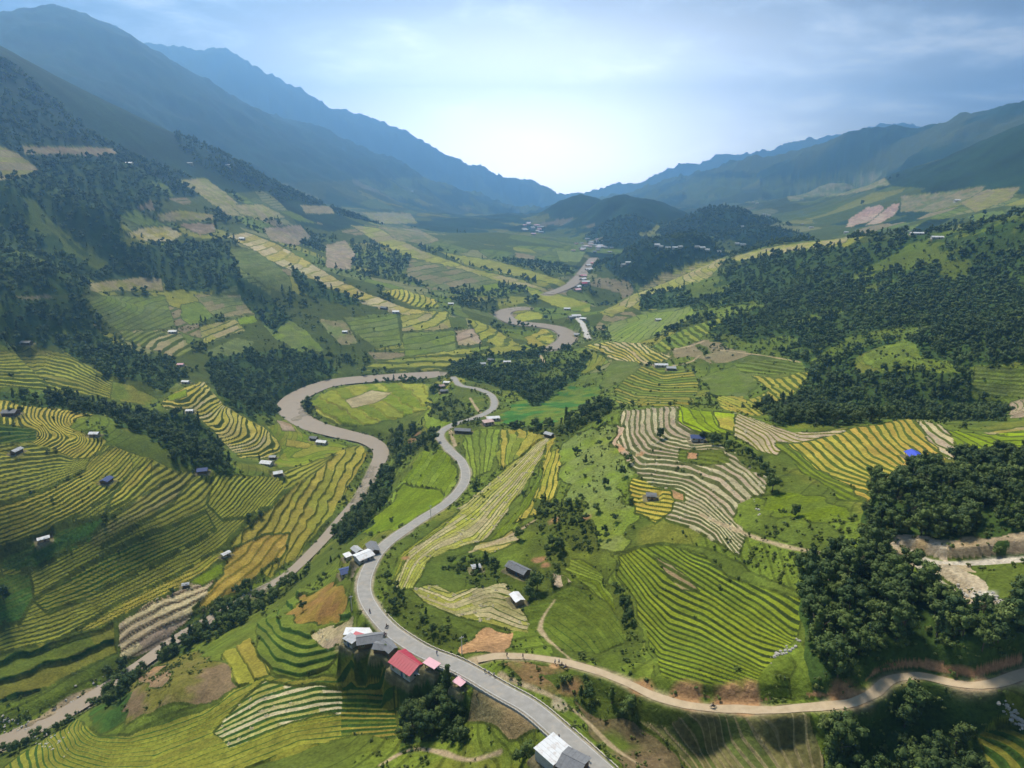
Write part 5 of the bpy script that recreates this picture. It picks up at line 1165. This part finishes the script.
edge = mathn(t, 'MULTIPLY', mathn(t, 'SUBTRACT', fr_, rw), 12.0)
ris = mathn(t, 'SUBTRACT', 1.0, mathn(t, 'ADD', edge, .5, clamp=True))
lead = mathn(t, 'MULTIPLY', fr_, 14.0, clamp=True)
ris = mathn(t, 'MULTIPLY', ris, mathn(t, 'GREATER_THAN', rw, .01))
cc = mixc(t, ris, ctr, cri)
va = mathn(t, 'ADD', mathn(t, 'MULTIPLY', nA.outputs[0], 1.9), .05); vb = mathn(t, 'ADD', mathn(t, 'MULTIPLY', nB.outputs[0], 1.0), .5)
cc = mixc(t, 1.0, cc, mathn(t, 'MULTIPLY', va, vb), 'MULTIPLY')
hue = N(t, 'ShaderNodeHueSaturation', i_Saturation=1.07); t.links.new(cc, hue.inputs['Color']); t.links.new(mathn(t, 'ADD', mathn(t, 'MULTIPLY', nC.outputs[0], .06), .47), hue.inputs['Hue'])
t.links.new(hue.outputs[0], b.inputs['Base Color']); b.inputs['Roughness'].default_value = .95; b.inputs['Specular IOR Level'].default_value = .1
bp = N(t, 'ShaderNodeBump', i_Strength=.7, i_Distance=.6); t.links.new(mathn(t, 'ADD', nA.outputs[0], mathn(t, 'MULTIPLY', nB.outputs[0], 2.0)), bp.inputs['Height']); t.links.new(bp.outputs[0], b.inputs['Normal'])
terrain = tag(link('terrain', me, m), 'terraced rice slopes, hills and mountains of the valley', 'terrain', kind='structure')

# ------------------------------------------------------------------ trees set out (after the buildings, so that yards stay clear)
keep = is_clear(tx, ty)
for b_ in (br-2.8, bd-1.5): keep &= b_[ii, jj] > 2.6
tx, ty, tz, tr, ts, tk, trz, wmv = [q[keep] for q in (tx, ty, tz, tr, ts, tk, trz, wmv)]
ti, tj = ii[keep], jj[keep]
tpx, tpy = project(tx, ty, tz)
TALL = np.array([p[2] for p in PROTO])
inview = VIS[ti, tj] & (tpx > 2) & (tpx < 1022) & (tpy > 0) & (tpy < 775)
sizepx = np.where(inview, ts*TALL[tk]/np.sqrt(tr**2+tz**2), 0)
# single trees placed where the photograph shows them
LONE = [(772,492,7.5,0,'lone dark round tree at the right end of the cream terraces'),(303,611,4.5,4,'lone small palm-like tree on the orange plot'),(246,590,8,1,'dark tree on the far river bank below the golden plots'),(222,612,9,1,'broad dark tree on the river bank beside the harvested plots'),
 (537,591,8,0,'leafy tree just right of the small white hut in the hollow'),(530,597,6,2,'pale green bush-like tree touching the white hut in the hollow'),(519,540,6,0,'round dark tree alone above the long farmhouse'),(552,548,6,0,'dark tree above the right end of the long farmhouse'),(560,553,7,1,'taller tree right of the long farmhouse'),
 (448,722,8,1,'big dark tree in the thicket below the red roof'),(432,712,8,1,'spreading dark tree left in the thicket below the road'),(441,700,6,0,'small dark tree next to the road below the red roof'),(392,668,5,2,'pale bush below the red roofed house'),(378,662,5,0,'small tree under the dark shed of the hamlet'),
 (386,651,3.5,2,'light green tree between the two dark sheds of the hamlet'),(528,757,5,0,'dark tree at the left wall of the big white building'),(520,762,5,5,'low tree below the yard near the bottom edge'),(352,668,5,0,'bushy tree below the pale box house'),
 (660,438,6,0,'dark tree on the steps of the cream terraces under the green field'),(712,444,6,0,'larger dark tree in the scrub under the bright green field'),(704,440,5,5,'small round tree in the scrub under the bright green field'),(728,449,5,0,'small tree at the right end of the scrub strip'),
 (480,350,9,3,'slim dark tree near the upper grey roofs'),(395,440,7,0,'dark tree on the river bank above the gravel bend'),(343,536,7,0,'dark tree on the bank left of the upper hamlet'),(353,519,7,4,'spreading tree on the bank beside the river'),(357,528,7,3,'tall slim tree on the bank beside the river'),
 (392,522,3,2,'small bush at the lower tip of the bright green field'),(600,350,8,3,'dark tree at the edge of the middle terraces'),(668,345,9,0,'dark tree above the white roofed middle farm'),(705,357,8,1,'dark round tree right of the white roofed middle farm'),(598,373,8,0,'lone tree on the middle green slope'),
 (4,600,8,0,'dark shrubby tree at the left edge of the rice slope'),(446,301,8,1,'left one of the two trees by the small white house beyond the spur'),(455,301,8,1,'right one of the two trees by the small white house beyond the spur'),(12,415,5,0,'bush beside the dark hut on the yellow crest'),(22,414,5,5,'low bush right of the dark hut on the yellow crest'),
 (862,205,14,0,'isolated dark tree above the pink landslide'),(897,178,14,0,'isolated dark tree on the right mountain spur'),(889,181,14,1,'second isolated tree lower on the right mountain spur'),(984,216,12,1,'tall round tree standing out on the right ridge skyline'),
 (250,520,5,0,'small dark tree at the upper end of the golden plots'),(262,517,5,5,'bush between the rice hill and the golden plots'),(455,428,6,0,'dark tree at the bend of the upper road'),(380,497,6,0,'tree on the right river bank under the road'),(795,516,5,0,'small tree on the bright meadow right of the terraces')]
for (px, py, h, k, lb) in LONE:
    x, y, z = hit(px, py); cm = PROTO[k]
    put_tree(cm, (x, y, z-.1), h/cm[2], px*.37 % 6.28, lb); CLEAR.append((x, y, 2.5))
for (px, py, h, lb) in [(372,515,8,'feathery bamboo clump on the river bank'),(347,528,8,'feathery bamboo clump left of the bank trees'),(553,585,6,'pale feathery clump right of the white hut')]:
    x, y, z = hit(px, py); put_tree((bam, bstm), (x, y, z), h/9, px*.5, lb, name='bamboo_clump', cat='bamboo')
n_ind = 300-len(LONE)
order = np.argsort(-sizepx)[:n_ind]
used = np.zeros(len(tx), bool)
def wood_name(x, y):
    if x < 480: return ('broadleaf tree in the thickets around the roadside hamlets and river bank', 'trees around the hamlets and river bank')
    if y > 672 : return ('dark broadleaf tree in the wood below the pale dirt road', 'trees in the wood below the dirt road')
    if x < 700: return ('broadleaf tree in the scrubby gullies beside the central terraces', 'trees in the central gullies')
    if y > 548: return ('dark broadleaf tree in the dense wood above the pale dirt road', 'trees in the wood above the dirt road')
    return ('dark broadleaf tree in the wood between the golden terraces and the bare cut bank', 'trees in the wood below the golden terraces')
for q in order:
    lb, gr = wood_name(tpx[q], tpy[q]); used[q] = True
    put_tree(PROTO[tk[q]], (tx[q], ty[q], tz[q]-.15), float(ts[q]), float(trz[q]), lb, gr, sx=1.05)
rest = ~used
# the rest of the woods: one object, crowns set on points
def gn_scatter(name, P, S, K, RZ, protos, label, cat):
    me = bpy.data.meshes.new(name); me.vertices.add(len(P)); me.vertices.foreach_set('co', np.asarray(P, np.float32).ravel())
    for nm, a in (('s', S), ('rz', RZ)):
        at = me.attributes.new(nm, 'FLOAT', 'POINT'); at.data.foreach_set('value', np.asarray(a, np.float32))
    at = me.attributes.new('k', 'INT', 'POINT'); at.data.foreach_set('value', np.asarray(K, np.int32)); me.update()
    o = bpy.data.objects.new(name, me); COL.objects.link(o)
    ng = bpy.data.node_groups.new(name+'_scatter', 'GeometryNodeTree')
    ng.interface.new_socket('Geometry', in_out='INPUT', socket_type='NodeSocketGeometry'); ng.interface.new_socket('Geometry', in_out='OUTPUT', socket_type='NodeSocketGeometry')
    gi = ng.nodes.new('NodeGroupInput'); go = ng.nodes.new('NodeGroupOutput')
    mp_ = ng.nodes.new('GeometryNodeMeshToPoints'); ng.links.new(gi.outputs[0], mp_.inputs[0])
    def na(nm, ty='FLOAT'):
        n_ = ng.nodes.new('GeometryNodeInputNamedAttribute'); n_.data_type = ty; n_.inputs['Name'].default_value = nm; return n_.outputs[0]
    cmb_ = ng.nodes.new('ShaderNodeCombineXYZ'); ng.links.new(na('rz'), cmb_.inputs[2])
    er = ng.nodes.new('FunctionNodeEulerToRotation'); ng.links.new(cmb_.outputs[0], er.inputs[0])
    kk = na('k', 'INT'); jn = ng.nodes.new('GeometryNodeJoinGeometry')
    for q, pm in enumerate(protos):
        po = bpy.data.objects.new('leaf_clump', pm)        # data only, never in the scene
        oi = ng.nodes.new('GeometryNodeObjectInfo'); oi.inputs['Object'].default_value = po
        cmpn = ng.nodes.new('FunctionNodeCompare'); cmpn.data_type = 'INT'; cmpn.operation = 'EQUAL'
        ints = [s_ for s_ in cmpn.inputs if s_.type == 'INT']; ng.links.new(kk, ints[0]); ints[1].default_value = q
        ip = ng.nodes.new('GeometryNodeInstanceOnPoints'); ng.links.new(mp_.outputs[0], ip.inputs['Points']); ng.links.new(cmpn.outputs[0], ip.inputs['Selection'])
        ng.links.new(oi.outputs['Geometry'], ip.inputs['Instance']); ng.links.new(er.outputs[0], ip.inputs['Rotation']); ng.links.new(na('s'), ip.inputs['Scale'])
        ng.links.new(ip.outputs[0], jn.inputs[0])
    ng.links.new(jn.outputs[0], go.inputs[0])
    md = o.modifiers.new('scatter', 'NODES'); md.node_group = ng
    return tag(o, label, cat, kind='stuff')
lo = []
for k, (H, Rr, kd, mt) in enumerate([(7.5, 3.4, 'round', LEAF), (9.0, 3.6, 'round', LEAF), (6.0, 3.0, 'round', LEAF2), (10, 2.6, 'tall', LEAF)]):
    c_ = crown_mesh('crown', 80+k, H, Rr, 7, 12, 1.05, True, kd); c_.materials.append(mt); lo.append(c_)
protos = [p[0] for p in PROTO]+lo
K = np.where(tr[rest] > 620, 6+(tk[rest] % 4), tk[rest])
gn_scatter('woodland', np.c_[tx, ty, tz-.2][rest], ts[rest], K, trz[rest], protos, 'dense dark green woodland covering the gullies and far slopes', 'woodland')
# low shrubs and tall grass clumps on the rough slopes
bushes = []
for k, (H, Rr, mt) in enumerate([(1.3, 1.0, LEAF3), (.9, .9, LEAF2), (1.9, 1.2, LEAF3)]):
    c_ = crown_mesh('shrub', 20+k, H, Rr, 4, 14, .42, True, 'round'); c_.materials.append(mt); bushes.append(c_)
rough = np.where(FID < 0, 1.0, np.where(RWID <= 0, .0, 0.0))
for k in (i for i, f in enumerate(FIELDS) if f['warp'] >= 5): rough[FID == k] = .6
lines = np.minimum(np.minimum(np.minimum(br-2.8, bs-2.6), bd-1.6), np.minimum(best_r-hr_, np.minimum(b2-h2_, b3-h3_)))
den_ = (sstep(.46, .66, n_a)*sstep(.35, .6, n_b)*.2+.006)*rough
den_ = np.where((WMASK > .1), np.maximum(den_, .16), den_)
den_ = np.where((lines > 1.0) & (lines < 6) & (FID < 0), den_+.10, den_)
den_ = np.where(BUND & (n_a > .5), .12, den_)
# rank growth along some terrace risers
frn = PHI-np.floor(PHI); den_ = np.where((FID >= 0) & (RWID > .2) & (frn < RWID*.8) & (n_a > .58), .05, den_)
den_ = np.where((lines < .8) , 0, den_)*(RR < 900)*(PY > 0)/(1+np.clip(RR-300, 0, None)/150)
bi, bj = np.nonzero(rg.rand(*den_.shape) < cell*den_)
bx, by, bz = XX[bi, bj], YY[bi, bj], ZZ[bi, bj]; kp = is_clear(bx, by)|(rg.rand(len(bx)) < .0); bx, by, bz, bi, bj = bx[kp], by[kp], bz[kp], bi[kp], bj[kp]
print('shrubs', len(bx))
gn_scatter('undergrowth', np.c_[bx, by, bz-.15], (.35+.8*rg.rand(len(bx))**2)*(1+np.clip((RR[bi, bj]-300)/400, 0, 1)), rg.randint(0, 3, len(bx)), rg.rand(len(bx))*6.28, bushes, 'low shrubs and rank grass on the rough slopes and verges', 'undergrowth')
# straw heaps on harvested plots
def straw_mesh():
    r_ = np.random.RandomState(3); V = []; F = []
    for k in range(9):
        p = r_.randn(3)*np.array([.5, .35, .0]); a = r_.rand()*3.14; l, w = .9, .25; n = len(V); d = np.array([math.cos(a)*l, math.sin(a)*l, 0]); e_ = np.array([-math.sin(a)*w, math.cos(a)*w, 0]); top = p+np.array([0, 0, .35+.1*r_.rand()])
        V += [tuple(p-d-e_), tuple(p+d-e_), tuple(p+d+e_), tuple(p-d+e_), tuple(top-d*.7), tuple(top+d*.7)]; F += [(n, n+1, n+5, n+4), (n+2, n+3, n+4, n+5), (n+1, n+2, n+5), (n+3, n, n+4)]
    me = bpy.data.meshes.new('straw'); me.from_pydata(V, [], F); me.update(); me.materials.append(mat('dry_straw', (.68, .6, .4), .95, .15)); return me
sm = np.zeros_like(ZZ)
for k, f in enumerate(FIELDS):
    c0 = f['poly'].mean(0)
    if f['a'].min() > .15 and RR[FID == k].size and RR[FID == k].mean() < 460: sm[FID == k] = .035 if f['rw'] > 0 else .05
sm = np.where((RWID > 0) & (frn < RWID), 0, sm)*(lines > 2)
si, sj = np.nonzero(rg.rand(*sm.shape) < cell*sm)
gn_scatter('straw_heaps', np.c_[XX[si, sj], YY[si, sj], ZZ[si, sj]], .35+.4*rg.rand(len(si)), np.zeros(len(si)), rg.rand(len(si))*6.28, [straw_mesh()], 'small heaps of cut straw on the harvested plots', 'straw')
# rocks in the stream and below the cut bank
def rock_mesh(seed):
    b_ = bmesh.new(); bmesh.ops.create_icosphere(b_, subdivisions=2, radius=.6); r_ = random.Random(seed)
    for v in b_.verts: v.co *= 1+r_.uniform(-.22, .22); v.co.z *= .75
    me = bpy.data.meshes.new('rock'); b_.to_mesh(me); b_.free(); me.materials.append(mat('pale_rock', (.42, .39, .34), .9, .25)); return me
RP = []
for (px0, py0, px1, py1, n, sp) in [(955, 588, 1022, 612, 80, 5.0), (0, 722, 60, 745, 90, 9), (1002, 700, 1022, 728, 40, 4), (60, 712, 110, 682, 60, 6), (766, 665, 800, 640, 22, 3), (755, 500, 762, 520, 8, 1), (385, 655, 640, 590, 0, 1)]:
    for k in range(n):
        t_ = rv.random(); x, y, z = hit(px0+(px1-px0)*t_+rv.gauss(0, sp), py0+(py1-py0)*t_+rv.gauss(0, sp*.6)); RP.append((x, y, z, rv.uniform(.25, 1.0)))
for k in range(260):
    u = rv.randrange(4, len(river_w)-4); p = river_w[u]; q = river_w[u+1]; d = math.hypot(q[0]-p[0], q[1]-p[1]); s = rv.choice((-1, 1)); o_ = HIGHW[u]+rv.uniform(-2.5, 2)
    x = p[0]-s*(q[1]-p[1])/d*o_; y = p[1]+s*(q[0]-p[0])/d*o_; RP.append((x, y, float(ground(np.array([x]), np.array([y]))[0]), rv.uniform(.25, .9)))
RP = np.array(RP); gn_scatter('rocks', RP[:, :3], RP[:, 3], rg.randint(0, 2, len(RP)), rg.rand(len(RP))*6.28, [rock_mesh(1), rock_mesh(2)], 'pale rocks and boulders along the stream beds and cut banks', 'rocks')

# ------------------------------------------------------------------ poles, riders, people
M_POLE = mat('pale_concrete_pole', (.62, .6, .56), .8, .1); M_DARK = mat('black_rubber', (.02, .02, .022), .6, .1); M_STEEL = mat('dull_steel', (.3, .3, .32), .4, .1, metal=.6)
def pole(px, py, h, label):
    x, y, z = hit(px, py); r = empty('utility_pole', (x, y, z), .4, label, 'pole')
    MB().tube((0, 0, -.8), (0, 0, h), .17, .11, 10).build('shaft', M_POLE, r)
    MB().box((0, 0, h-.5), (1.5, .12, .14)).build('crossarm', M_STEEL, r)
    for s in (-.6, 0, .6): MB().tube((s, 0, h-.45), (s, 0, h-.15), .06, .04, 6).build('insulator', M_WHITE, r)
pole(352, 611, 6.5, 'pale concrete pole on the verge above the long white roof'); pole(462, 655, 7.0, 'pale concrete pole by the junction of the dirt road'); pole(431, 520, 8, 'slim pale pole beside the road above the bright green field')
def skin_figure(name, verts, edges, mtl, parent=None):
    """one continuous body grown round a skeleton"""
    me = bpy.data.meshes.new(name); me.from_pydata([v[:3] for v in verts], edges, []); o = link(name, me, mtl, parent)
    sk = o.modifiers.new('skin', 'SKIN'); 
    if not me.skin_vertices: me.attributes  # layer comes with the modifier
    lay = me.skin_vertices[0].data if me.skin_vertices else None
    if lay:
        for i, v in enumerate(verts): lay[i].radius = (v[3], v[3]); lay[i].use_root = (i == 0)
    o.modifiers.new('smooth', 'SUBSURF').levels = 1; o.modifiers['smooth'].render_levels = 1
    return o
SKIN = mat('skin', (.42, .26, .18), .7, .05)
def body(sit=False, stride=.18):
    if sit:
        V = [(0, 0, .80, .14), (0, .02, 1.08, .16), (0, .05, 1.3, .15), (0, .08, 1.42, .06), (0, .1, 1.52, .08), (0, .1, 1.62, .095), (0, .1, 1.70, .06),
             (.19, .06, 1.32, .065), (.25, .25, 1.12, .05), (.22, .48, 1.08, .035), (-.19, .06, 1.32, .065), (-.25, .25, 1.12, .05), (-.22, .48, 1.08, .035),
             (.12, .06, .78, .1), (.2, .45, .72, .08), (.2, .38, .36, .05), (.2, .48, .30, .04), (-.12, .06, .78, .1), (-.2, .45, .72, .08), (-.2, .38, .36, .05), (-.2, .48, .30, .04)]
    else:
        s = stride
        V = [(0, 0, .95, .14), (0, 0, 1.15, .14), (0, 0, 1.36, .15), (0, .01, 1.47, .055), (0, .02, 1.54, .08), (0, .02, 1.63, .095), (0, .01, 1.70, .06),
             (.19, 0, 1.38, .06), (.23, -s*.6, 1.12, .045), (.23, s*.2, .88, .033), (-.19, 0, 1.38, .06), (-.23, s*.6, 1.12, .045), (-.23, s*.9, .9, .033),
             (.1, 0, .9, .1), (.1, s, .5, .07), (.1, s*1.2, .08, .045), (.1, s*1.2+.14, .04, .04), (-.1, 0, .9, .1), (-.1, -s*.3, .5, .07), (-.1, -s*1.3, .08, .045), (-.1, -s*1.3+.14, .04, .04)]
    E = [(0, 1), (1, 2), (2, 3), (3, 4), (4, 5), (5, 6), (2, 7), (7, 8), (8, 9), (2, 10), (10, 11), (11, 12), (0, 13), (13, 14), (14, 15), (15, 16), (0, 17), (17, 18), (18, 19), (19, 20)]
    return V, E
def person(px, py, col, label, rz=0.0, sit_on=None, cloth='shirt'):
    if sit_on is None:
        x, y, z = hit(px, py); z = z+.13
    else: x, y, z, rz = sit_on
    V, E = body(sit_on is not None); r = empty('person', (x, y, z), rz, label, 'person')
    skin_figure('body', V, E, SKIN, r)
    cm = mat('cloth_%d%d%d' % tuple(int(c*99) for c in col), col, .9, .1); dk = mat('dark_trousers', (.05, .055, .07), .9, .1)
    up_ = [0, 1, 2, 7, 8, 10, 11]; lw = [0, 13, 14, 15, 17, 18, 19]
    def sub(ids, g, nm, m_):
        mp_ = {a: i for i, a in enumerate(ids)}; vv = [(V[a][0], V[a][1], V[a][2], V[a][3]+g) for a in ids]; ee = [(mp_[a], mp_[b]) for a, b in E if a in mp_ and b in mp_]; skin_figure(nm, vv, ee, m_, r)
    sub(up_, .025, 'jacket', cm); sub(lw, .018, 'trousers', dk)
    hm_ = MB(); 
    hx, hy = V[5][0], V[5][1]
    for k, (zz, rr) in enumerate(((0, .115), (.06, .118), (.12, .09))): pass
    hm_.tube((hx, hy-.01, V[5][2]-.01), (hx, hy-.02, V[5][2]+.12), .115, .07, 10); hm_.build('hair' if sit_on is None else 'helmet', M_DARK, r)
    return r
def wheel(parent, y, rad):
    b_ = bmesh.new(); me = bpy.data.meshes.new('wheel'); V = []; F = []; n1_, n2_ = 20, 6
    for i in range(n1_):
        for j in range(n2_):
            a, c = 6.283*i/n1_, 6.283*j/n2_; q = rad-.05+.05*math.cos(c); V.append((.05*math.sin(c), y+q*math.cos(a), rad+q*math.sin(a)))
    for i in range(n1_):
        for j in range(n2_): F.append((i*n2_+j, ((i+1) % n1_)*n2_+j, ((i+1) % n1_)*n2_+(j+1) % n2_, i*n2_+(j+1) % n2_))
    me.from_pydata(V, [], F); b_.free(); w = link('wheel', me, M_DARK, parent)
    rim = MB().tube((-.03, y, rad), (.03, y, rad), .06, .06, 8)
    for k in range(6): a = k*1.047; rim.tube((0, y, rad), (0, y+(rad-.07)*math.cos(a), rad+(rad-.07)*math.sin(a)), .012, .012, 4)
    rim.build('rim', M_STEEL, w); return w
def motorbike(px, py, rz, col, label):
    x, y, z = hit(px, py); z += .14
    r = empty('motorbike', (x, y, z), rz, label, 'motorbike'); pm = mat('paint_%d' % int(col[0]*99+col[2]*9), col, .3, .05, spec=.5)
    wheel(r, .62, .3); wheel(r, -.6, .3)
    MB().box((0, -.15, .72), (.26, .75, .1)).build('seat', M_DARK, r)
    fr2 = MB().box((0, -.05, .5), (.2, .55, .28)).box((0, .35, .62), (.3, .12, .5)).tube((0, .3, .55), (0, -.55, .5), .06, .05).box((0, -.62, .62), (.16, .3, .08)); fr2.build('body', pm, r)
    MB().tube((0, .62, .3), (0, .42, .95), .035, .035).tube((-.32, .38, 1.0), (.32, .38, 1.0), .02, .02).build('handlebar', M_STEEL, r)
    MB().tube((0, .5, .82), (0, .58, .82), .08, .09, 10).build('headlight', M_WHITE, r)
    return x, y, z, rz
for (px, py, rz, bc, jc, l1, l2) in [(387, 628, 2.4, (.05, .05, .06), (.06, .06, .08), 'dark motorbike on the bend of the asphalt road', 'rider in dark clothes on the motorbike on the road bend'),
  (385, 636, 2.4, (.3, .04, .04), (.05, .05, .05), 'red motorbike following on the inside of the road bend', 'rider in black on the red motorbike inside the road bend'),
  (370, 613, .5, (.05, .08, .3), (.1, .1, .14), 'blue motorbike climbing past the pale pole', 'rider in grey on the blue motorbike past the pale pole'),
  (562, 667, 1.4, (.05, .05, .05), (.04, .04, .05), 'black motorbike on the dirt road, ahead of its twin', 'rider in black on the leading motorbike of the dirt road'),
  (566, 669, 1.5, (.1, .03, .03), (.07, .07, .1), 'dark red motorbike on the dirt road behind the black one', 'rider in dark blue on the second motorbike of the dirt road'),
  (713, 708, 1.5, (.05, .05, .06), (.04, .04, .04), 'dark motorbike farther along the dirt road under the cut bank', 'rider in black farther along the dirt road under the cut bank'),
  (559, 740, .7, (.03, .03, .03), (.05, .06, .12), 'black motorbike by the corner of the big white building', 'rider in dark blue by the corner of the big white building')]:
    s = motorbike(px, py, rz, bc, l1); person(0, 0, jc, l2, sit_on=s)
for (px, py, rz, col, lb) in [(507, 657, 1.0, (.04, .04, .05), 'person in black walking on the dirt road near the orange bank'), (523, 658, 2.0, (.12, .05, .05), 'person in dark red standing on the dirt road'),
  (485, 673, 0.3, (.7, .7, .7), 'leftmost of three people in pale clothes at the road edge'), (489, 675, 2.5, (.6, .65, .7), 'middle one of three people in pale clothes at the road edge'), (494, 677, .4, (.7, .62, .55), 'rightmost of three people in pale clothes at the road edge'),
  (555, 664, 1.2, (.6, .6, .62), 'person in a light grey jacket beside the dirt road motorbikes'), (559, 664, 2.2, (.35, .38, .4), 'person in a mid grey jacket beside the dirt road motorbikes'), (589, 762, .7, (.7, .16, .03), 'person in an orange jacket walking on the asphalt road'),
  (477, 698, 1.0, (.03, .03, .04), 'person in black standing on the earth yard'), (437, 655, .4, (.1, .1, .3), 'person in blue standing opposite the pink awning')]:
    person(px, py, col, lb, rz)
